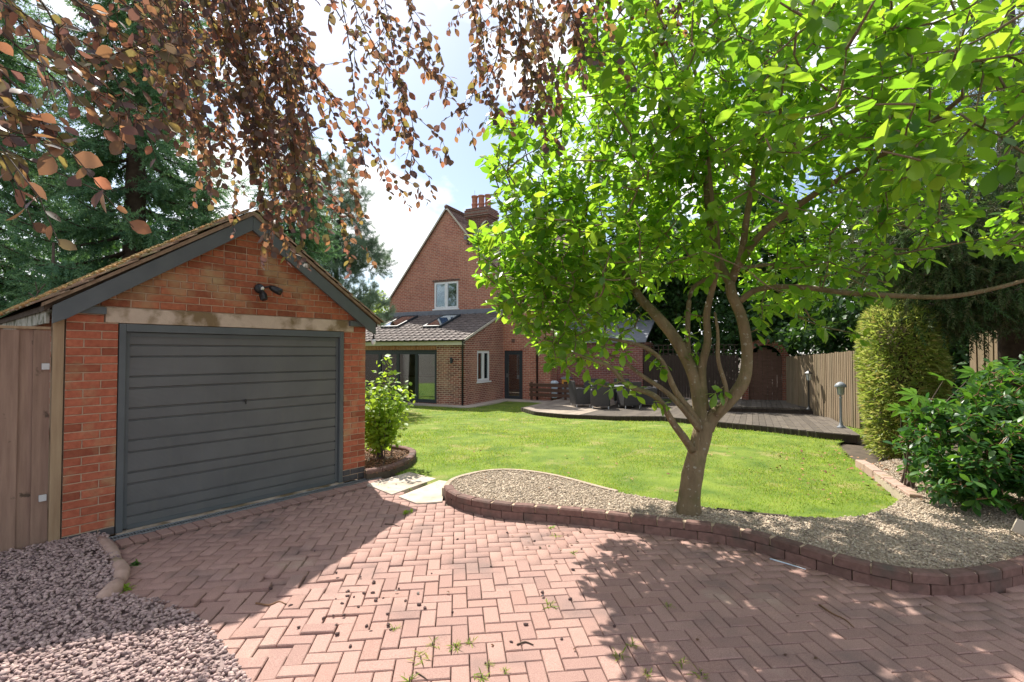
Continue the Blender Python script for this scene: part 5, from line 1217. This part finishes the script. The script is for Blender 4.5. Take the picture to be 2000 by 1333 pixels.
spruce('spruce_tree', 'mid-height spruce directly behind the garage ridge', (-6.1, 13.6, -.2), 9.0, 2.0, .8, M['lf_spruce'], nb=8, whorl=.38, dens=.85, seed=21, tw=(.26, .46))
spruce('yew_hedge_tree', 'low dark evergreen filling the gap above the gate', (-8.3, 8.9, 0), 3.7, 1.5, .3, M['lf_spruce'], nb=7, whorl=.3, dens=.8, seed=9)
# pine between garage and house
pine = empty('pine_tree', (-6.55, 18.5, -.3), 0, 'grey-green pine rising behind the garage roof beside the house', 'tree')
tk = MB(); tk.tube([(0, 0, 0), (.15, 0, 3), (-.15, .1, 5.5), (.1, .05, 7.5), (0, 0, 8.8)], [.17, .13, .08, .04, .015], 10); tk.build('trunk', M['bark_dark'], pine, smooth=True)
pts = np.concatenate([ell((.0, 0, 7.3), (1.1, 1.2, 2.3), 150), ell((.7, -.1, 5.6), (1.45, 1.4, .8), 120), ell((.2, 0, 3.8), (1.9, 1.5, 1.1), 190), ell((-1.2, 0, 5.5), (1.5, 1.3, 2.6), 190)]); ta = TA(); dirs = connect(pts, [Vector((0, 0, z)) for z in np.arange(2, 9.5, .1)], ta, r1=.012, sag=-.1); ta.build('branches', M['bark_dark'], pine)['kind'] = 'stuff'
TV2, TF2 = needle_twig(40, nl=.6, nw=.028, spread=85, tip=.1); k = 5; pp_ = np.repeat(pts, k, 0) + RNG.normal(0, .10, (len(pts) * k, 3)); d_ = np.repeat(dirs, k, 0); d_ /= np.linalg.norm(d_, axis=1, keepdims=True) + 1e-9; d_ += RNG.normal(0, .5, d_.shape) + np.array([0, 0, .5])
ta = TA(); ta.scatter(TV2, TF2, mats(frames(d_, runit(len(d_))), pp_, RNG.uniform(.16, .30, len(d_)))); ta.build('crown', M['lf_pine'], pine, smooth=False)
# drooping cypress over the right-hand hedge
cyp = empty('cypress_tree', (8.6, 8.4, 0), 0, 'dark drooping cypress with brown twigs over the bamboo hedge', 'tree')
tk = MB(); tk.tube([(0, 0, -.1), (-.05, 0, 3), (.05, .1, 6.5), (0, 0, 9)], [.26, .22, .14, .03], 10); tk.build('trunk', M['bark_dark'], cyp, smooth=True)
pts = np.concatenate([ell((-.9, -.3, 3.4), (1.7, 1.6, 1.2), 330), ell((0, 0, 5.2), (2.1, 2.0, 2.6), 420), ell((-1.5, -.5, 2.55), (1.0, 1.0, .5), 90), ell((-2.0, -.5, 3.6), (1.0, 1.1, 1.0), 190), ell((-1.6, -.9, 2.7), (1.1, .7, .6), 110)]); ta = TA(); dirs = connect(pts, [Vector((0, 0, z)) for z in np.arange(2.2, 8.8, .1)], ta, r1=.012, sag=.15); ta.build('branches', M['bark_grey'], cyp)['kind'] = 'stuff'
k = 9; pp_ = np.repeat(pts, k, 0) + RNG.normal(0, .13, (len(pts) * k, 3)); d_ = RNG.normal(0, .45, pp_.shape) + np.array([-.15, -.1, -.8]); TV3, TF3 = needle_twig(26, nl=.24, nw=.026, spread=50, tip=.3)
ta = TA(); ta.scatter(TV3, TF3, mats(frames(d_, runit(len(d_))), pp_, RNG.uniform(.18, .36, len(d_)))); ta.build('crown', M['lf_yew'], cyp, smooth=False)

# ------------------------------------------------------------------ broadleaf trees and shrubs
LV, LF = leaf_template(.62, .5, 3, .2, .14)
def bush_tree(name, label, base, blobs, n, size, mat, per=(6, 9), trunk_h=2.0, r=.12, group=None, clump=.13, cat='tree'):
    root = empty(name, base, 0, label, cat, group); top = max(b[0][2] for b in blobs)
    tk = MB(); tk.tube([(0, 0, -.1), (.03, .02, trunk_h * .5), (-.03, 0, trunk_h), (0, 0, top)], [r * 1.2, r, r * .8, r * .25], 8); tk.build('trunk', M['bark_dark'], root, smooth=True)
    w = np.array([np.prod(b[1]) for b in blobs]); w = w / w.sum(); pts = np.concatenate([ell(b[0], b[1], max(6, int(n * q))) for b, q in zip(blobs, w)]); ta = TA(); dirs = connect(pts, [Vector((0, 0, z)) for z in np.arange(trunk_h * .5, top, .1)], ta, r1=.010, sag=-.1, nseg=4); ta.build('branches', M['bark_dark'], root)['kind'] = 'stuff'
    k = int(np.mean(per) * 2.2); P = np.repeat(pts, k, 0) + RNG.normal(0, clump, (len(pts) * k, 3)); D = np.repeat(dirs, k, 0) / (np.linalg.norm(np.repeat(dirs, k, 0), axis=1, keepdims=True) + 1e-9) * .4 + runit(len(P)) + np.array([0, 0, -.2]); U = runit(len(P)) + np.array([0, 0, .9])
    ta = TA(); s = RNG.uniform(size[0], size[1], len(P)); ta.scatter(LV, LF, mats(frames(D, U), P, s)); ta.build('crown', mat, root); return root
bush_tree('laurel_tree', 'dense dark laurel behind the trellis fence', (6.2, 22.6, -.3), [((0, 0, 2.2), (2.4, 1.5, 2.0)), ((0, .2, 5.0), (2.2, 1.8, 2.2)), ((.3, .2, 7.4), (1.7, 1.6, 1.6)), ((2.1, -1.0, 2.1), (1.6, .9, 2.0)), ((1.4, -1.7, 5.3), (2.2, 1.8, 2.1)), ((-.1, -2.9, 6.2), (2.0, 1.5, 1.3))], 1600, (.16, .28), M['lf_back'], (7, 10), r=.2)  # forward crown blobs added to throw shade over the deck
bush_tree('laurel_tree', 'dense dark laurel behind the arched gateway', (10.2, 20.6, -.3), [((-.6, -1.6, 2.0), (2.3, 1.1, 1.9)), ((0, -1.4, 3.4), (2.6, 1.9, 1.5)), ((.3, -.6, 5.8), (2.4, 2.0, 2.2)), ((-.4, -2.9, 2.75), (2.0, 1.0, .55)), ((-.2, 0, 8.0), (1.8, 1.7, 1.5))], 1150, (.15, .27), M['lf_back'], (7, 10), r=.2)
bush_tree('laurel_tree', 'dense dark laurel overhanging the weathered fence', (11.4, 14.6, -.2), [((-.4, 0, 2.2), (1.7, 2.4, 1.8)), ((-.6, 0, 3.4), (2.2, 2.2, 1.6)), ((0, .3, 5.8), (2.1, 2.0, 1.9)), ((-2.3, .8, 2.5), (.8, 1.3, .5))], 900, (.14, .25), M['lf_back'], (7, 10), r=.2)
bush_tree('laurel_tree', 'low dark laurel filling the boundary between hedge and weathered fence', (10.4, 11.6, -.1), [((0, 0, 1.5), (1.2, 1.5, 1.5)), ((.3, 0, 3.0), (1.6, 1.7, 1.4))], 420, (.12, .22), M['lf_back'], (7, 10))
bush_tree('garden_tree', 'lime green young tree between the garage and the house gable', (-8.3, 29.5, -.3), [((.2, 0, 4.2), (1.6, 1.5, 1.5)), ((-1.6, .2, 3.8), (1.6, 1.4, 1.4)), ((.5, 0, 2.4), (1.4, 1.2, 1.0))], 330, (.10, .18), M['lf_lime'], (7, 9))
bush_tree('far_tree', 'broad green tree beyond the house far behind the magnolia', (9, 33, -.3), [((0, 0, 6), (5, 4, 3.5)), ((-3, 0, 4.2), (3, 3, 2.4))], 700, (.25, .42), M['lf_back'], (7, 10), r=.3, clump=.3)
bush_tree('far_tree', 'broad green tree filling the skyline left of the spruces', (-20, 26, -.3), [((0, 0, 5), (5, 4, 4)), ((5, 0, 3.5), (4, 3, 2.5))], 700, (.25, .42), M['lf_back'], (7, 10), r=.3, clump=.3)
bush_tree('far_tree', 'green tree beyond the right-hand fence behind the cypress', (14, 10.5, -.2), [((0, 0, 4.5), (3, 3, 3)), ((-1, -3, 3.2), (2.5, 2.5, 2.2))], 560, (.14, .26), M['lf_back'], (7, 10), r=.25)
# shrub in the round planter
shr = empty('planter_shrub', (-2.0, 7.65, .07), 0, 'lime green leafy shrub in the brick planter by the garage corner', 'shrub')
ta = TA(); pos = []; dirs_ = []
for k in range(18):
    a = random.uniform(0, 6.28); R_ = random.uniform(.1, .46); h = random.uniform(.7, 1.62) * (1 - .25 * R_ / .42); P = bez([(random.gauss(0, .06), random.gauss(0, .06), 0), (R_ * .4 * math.cos(a), R_ * .4 * math.sin(a), h * .5), (R_ * math.cos(a), R_ * math.sin(a), h)], 5); ta.tube(P, list(np.linspace(.009, .003, len(P))), 4)
    for i in range(3, len(P)):
        for _ in range(13):
            pos.append(list(P[i] + Vector((random.gauss(0, .075), random.gauss(0, .075), random.gauss(0, .05))))); dirs_.append((random.gauss(0, 1), random.gauss(0, 1), random.gauss(-.2, .5)))
ta.build('stems', M['bark_grey'], shr); pos = np.array(pos); n = len(pos); SV, SF = leaf_template(.68, .5, 5, .12, .12)
leaves(shr, 'leaf', SV, SF, M['lf_lime'], pos, np.array(dirs_), np.array([0, -.3, 1.0]) + RNG.normal(0, .4, (n, 3)), RNG.uniform(.055, .105, n), 0).name = 'foliage'
# bamboo hedge
hed = empty('bamboo_hedge', (6.48, 8.25, 0), -.55, 'tall clipped yellow-green bamboo hedge beside the lawn', 'hedge')
core = MB(); n_ = 12
def hshape(u, v):   # u round the plan, v height 0..1 -> point on the hedge surface
    rx, ry = .50, 1.0; k = 1.0 if v < .88 else math.sqrt(max(0, 1 - ((v - .88) / .125) ** 2)) * .6 + .4 * (1 - (v - .88) / .12 * .7); b = 1 - .18 * max(0, .35 - v) / .35; e = 2 / 2.3
    c_, s_ = math.cos(u), math.sin(u); return Vector((rx * k * b * math.copysign(abs(c_) ** e, c_), ry * k * b * math.copysign(abs(s_) ** e, s_), .08 + 2.44 * v))
cv = [tuple(Vector((p.x * .62, p.y * .78, p.z * .92))) for v in np.linspace(0, 1, 9) for p in [hshape(2 * math.pi * j / 20, v) for j in range(20)]]
core.add(cv, [(i * 20 + j, i * 20 + (j + 1) % 20, (i + 1) * 20 + (j + 1) % 20, (i + 1) * 20 + j) for i in range(8) for j in range(20)] + [tuple(160 + j for j in range(20))]); core.build('dark_core', M['bark_dark'], hed, smooth=True)  # solid dark core filling the hedge behind its leaves
P, D = [], []
for k in range(24000):
    u = random.uniform(0, 6.283); v = random.random(); p = hshape(u, v); o = Vector((p.x * 1.4, p.y * .6, .15 if v < .8 else .8)).normalized(); dep = 1 - abs(random.gauss(0, .07)) + .03; wob = 1 + .05 * math.sin(u * 5 + v * 9) + .04 * math.sin(v * 17 + u * 3)
    P.append((p.x * dep * wob, p.y * dep * wob, p.z + random.gauss(0, .03))); D.append(list(o * .8 + Vector((random.gauss(0, .6), random.gauss(0, .6), random.gauss(-.25, .5)))))
BV, BF = leaf_template(.22, .4, 3, .1, .2); P, D = np.array(P), np.array(D); ta = TA(); ta.scatter(BV, BF, mats(frames(D, runit(len(P))), P, RNG.uniform(.075, .14, len(P)))); ta.build('foliage', M['lf_hedge'], hed)
# glossy shrub at the right front
chs = empty('glossy_shrub', (5.08, 5.35, .08), 0, 'dark glossy evergreen shrub spilling over the right end of the gravel bed', 'shrub')
pts = np.concatenate([ell((-.1, 0, .58), (.72, .75, .50), 330), ell((.65, -.35, .55), (.75, .6, .50), 300), ell((-.55, -.35, .30), (.36, .38, .25), 80), ell((.85, .3, 1.0), (.8, .7, .6), 300), ell((.1, -.5, .42), (.55, .42, .36), 140), ell((-.35, .15, .95), (.28, .3, .16), 26), ell((.2, -.1, 1.05), (.3, .3, .16), 30)]); pts = pts[pts[:, 2] > .06]; ta = TA(); stem = [Vector((.08 * math.cos(a) * t * 3, .08 * math.sin(a) * t * 3, t * .5)) for a in np.linspace(0, 6, 7) for t in np.linspace(0, 1, 6)]
dirs = connect(pts, stem, ta, r1=.007, sag=-.1); ta.tube([(.25, -.55, -.05), (.22, -.5, .10), (.18, -.40, .3), (.0, .0, .5)], [.045, .04, .035, .02], 8); ta.build('stems', M['brown_twig'], chs)
pos, dd, uu, ss = whorls(pts, dirs, (6, 10), (.06, .14), (45, 88), .12, .06); CV, CF = leaf_template(.42, .62, 5, .14, .14)
leaves(chs, 'leaf', CV, CF, M['lf_choisya'], pos + np.array(chs.location) * 0, dd, uu, ss, 0).name = 'foliage'
# fatsia
fat = empty('fatsia_plant', (4.75, 5.9, .08), 0, 'light green hand-shaped fatsia leaves standing above the dark glossy shrub', 'plant')
fv, ff = [], []; fv.append((0, 0, 0))
for k in range(7):
    a = math.radians(-115 + k * 230 / 6); L = 1 - .12 * abs(k - 3); b = len(fv); dx_, dy_ = math.sin(a), math.cos(a); px_, py_ = dy_, -dx_
    fv += [(dx_ * .30 * L - px_ * .09, dy_ * .30 * L - py_ * .09, .02), (dx_ * .30 * L + px_ * .09, dy_ * .30 * L + py_ * .09, .02), (dx_ * .62 * L + px_ * .13, dy_ * .62 * L + py_ * .13, 0), (dx_ * L, dy_ * L, -.10), (dx_ * .62 * L - px_ * .13, dy_ * .62 * L - py_ * .13, 0), (dx_ * .6 * L, dy_ * .6 * L, -.03)]
    ff += [(0, b, b + 5), (0, b + 5, b + 1), (b, b + 4, b + 5), (b + 1, b + 5, b + 2), (b + 4, b + 3, b + 5), (b + 5, b + 3, b + 2)]
    if k: ff += [(0, b - 6 + 1, b)]
tA = TA(); tA.add(fv, ff, np.zeros(len(fv))); fme = tA.mesh('leaf', False); fme.materials.append(M['lf_fatsia']); st = TA()
for k, (px, py, Y, s) in enumerate([(1790, 772, 5.6, .20), (1845, 740, 5.8, .21), (1800, 805, 5.5, .19), (1905, 728, 6.0, .21), (1850, 790, 5.5, .19), (1940, 745, 5.8, .2), (1975, 770, 5.6, .2), (1895, 770, 5.7, .18), (1760, 800, 5.8, .17), (1990, 740, 6.0, .2), (1960, 715, 6.2, .2)]):
    p = at_y(px, py, Y) - fat.location; o = link('leaf', fme, None, fat); s *= 1.15; o.matrix_local = Matrix.Translation(p) @ Matrix.Rotation(random.uniform(-.5, .5), 4, 'Y') @ Matrix.Rotation(random.uniform(.35, .85), 4, 'X') @ Matrix.Rotation(random.uniform(.6, 2.6), 4, 'Z') @ Matrix.Scale(s, 4); st.tube([(random.gauss(0, .05), random.gauss(.1, .05), 0), (p.x * .4, p.y * .4 + .1, p.z * .6), p], [.014, .009, .005], 5)
st.build('stem', M['bark_grey'], fat)

# ------------------------------------------------------------------ small things on the ground
peb = None
for k in range(52):
    if k < 34: px, py = random.gauss(720, 75), random.gauss(1185, 42)
    else: px, py = random.uniform(500, 1250), random.uniform(1040, 1310)
    P = gnd(px, py); s = random.uniform(.007, .014)
    if peb is None:
        v, f = STONES[0]; peb = MB().add([tuple(a) for a in v], [tuple(a) for a in f]).mesh('pebble'); peb.materials.append(M['dstone'])
    o = link('pebble', peb, None, None, (P.x, P.y, s * .5)); o.scale = (s * 1.2, s, s * .75); o.rotation_euler = (0, 0, random.uniform(0, 6)); tag(o, 'small dark stone lying loose on the block paving', 'pebble', 'stray stones on the drive')
def weed(px, py, n, s, label, mat, wide=.5, grp=None):
    P = gnd(px, py); r = empty('weed', P, 0, label, 'weed', grp); d = np.c_[RNG.normal(0, 1, (n, 2)), RNG.uniform(.25, 1.1, n)]; v, f = leaf_template(wide, .55, 4, .15, .3); ta = TA(); ta.scatter(v, f, mats(frames(d, np.tile([0, 0, 1.0], (n, 1)) + RNG.normal(0, .2, (n, 3))), RNG.normal(0, s * .25, (n, 3)) * np.array([1, 1, 0]), RNG.uniform(.6, 1, n) * s)); ta.build('leaves', mat, r); MB().lathe([(.004, -.01), (.003, s * .3)], 5).build('stem', M['bark_grey'], r)
weed(240, 1152, 26, .07, 'bright green rosette weed beside the pink kerb end', M['lf_lime']); weed(265, 1103, 22, .05, 'dark green small weed on paving near the kerb middle', M['lf_choisya']); weed(792, 1003, 12, .07, 'yellow-green leafy weed on the paving near the sandstone slabs', M['lf_lime'])
weed(1075, 1010 + 22, 7, .045, 'tiny pale weed on the paving below the middle of the edging', M['lf_lime'])
gw_ = [(822, 1288), (920, 1257), (985, 1312), (1075, 1185), (845, 1260), (955, 1300), (1330, 1295), (1305, 1130 + 55), (1370, 1320), (1236, 1262), (1210, 1283), (890, 1265), (940, 1325), (1120, 1080), (1085, 1048), (800, 1330), (770, 1230), (1265, 1317)]
for px, py in gw_: weed(px, py, 16, random.uniform(.035, .075), 'small grass tuft growing in a joint of the block paving', M['grass'], .12, 'grass tufts in the paving joints')
for px, py, n in ((757, 955, 14), (800, 957, 14), (830, 948, 10), (742, 950, 8)): weed(px, py, 16, .05, 'grass tuft in the gap round the sandstone slabs', M['grass'], .12, 'grass tufts between the slabs')
for px, py in ((1215, 985), (1257, 987), (1272, 990)): P = gnd(px, py, .09); weed(px, py - 8, 7, .12, 'upright grassy shoot in the cream gravel', M['lf_lime'], .12, 'shoots in the bed gravel')
def twig_thing(pts, r, label, mat, name='fallen_twig', z=.006):
    P = [gnd(*p) + Vector((0, 0, z)) for p in pts]; m = MB(); m.tube(bez(P, 3), list(np.linspace(r, r * .5, (len(P) - 1) * 3 + 1)), 6); o = m.build(name, mat, smooth=True); return tag(o, label, 'twig')
twig_thing([(1600, 1183), (1625, 1200), (1650, 1212), (1668, 1228)], .006, 'thin orange-brown fallen twig on the shaded paving at right', M['brown_twig'])
twig_thing([(500, 1180), (525, 1184), (545, 1177), (560, 1183)], .007, 'curved brown twig on the sunken patch of paving', M['brown_twig'])
twig_thing([(1010, 1262), (1026, 1256), (1042, 1262)], .006, 'short bent dark twig on the sunlit paving near the front', M['bark_dark'])
twig_thing([(752, 1025), (768, 1026), (780, 1030)], .005, 'short dark twig on paving near the sandstone slabs', M['bark_dark'])
twig_thing([(812, 1315), (828, 1325), (835, 1331)], .004, 'thin dark twig at the bottom edge of the sunlit paving', M['bark_dark'])
o = twig_thing([(1504, 1093), (1538, 1103), (1574, 1114)], .007, 'pale blue-white plastic rod lying against the block edging', M['stick'], 'plastic_rod'); o['category'] = 'rod'
P = gnd(1992, 1050, .09); b_ = empty('pale_board', (P.x + .08, P.y - .02, .14), -.5, 'pale board corner under the glossy shrub at the right edge', 'board'); o = MB().box(-.12, .2, -.01, .01, -.05, .07).build('panel', M['card'], b_); o.rotation_euler = (0, .35, 0)
FV, FF = leaf_template(.6, .5, 5, .3, .25); ll = np.concatenate([np.c_[RNG.normal(5.2, .35, 130), RNG.normal(6.6, .7, 130)], np.c_[RNG.uniform(3.2, 5.6, 70), RNG.uniform(5.6, 8.5, 70)], np.c_[RNG.uniform(-1, 4, 40), RNG.uniform(5.8, 9, 40)]]); n = len(ll)
inb = in_poly(ll, bed_poly); ta = TA(); ta.scatter(FV, FF, mats(frames(np.c_[RNG.normal(0, 1, (n, 2)), RNG.normal(0, .25, n)], np.tile([0, 0, 1.0], (n, 1)) + RNG.normal(0, .3, (n, 3))), np.c_[ll, np.where(inb, .105, .035 + gz(ll[:, 0], ll[:, 1]))], RNG.uniform(.03, .065, n)))
tag(ta.build('leaf_litter', surf('dead_leaf', (.24, .13, .07), (.40, .25, .15), 20, .9, .2, 50, rnd=((.6, .5, .5), (1.1, 1, .9), (1.3, 1.1, .9)))), 'scattered dry brown leaves on lawn and gravel near the hedge', 'leaf litter', kind='stuff')
tA = TA(); tA.add(FV, FF, np.zeros(len(FV))); flm = tA.mesh('fallen_leaf'); flm.materials.append(M['lf_beech'])
for k in range(46):
    px, py = (random.gauss(1130, 70), random.uniform(1030, 1075)) if k < 22 else (random.uniform(700, 1900), random.uniform(1050, 1320))
    P = gnd(px, py)
    if P.y > 5.2: continue
    o = link('fallen_leaf', flm, None, None, (P.x, P.y, .010)); s = random.uniform(.02, .04); o.scale = (s, s, s); o.rotation_euler = (random.gauss(0, .2), random.gauss(0, .2), random.uniform(0, 6)); tag(o, 'small brown fallen leaf on the block paving', 'leaf', 'fallen leaves on the drive')
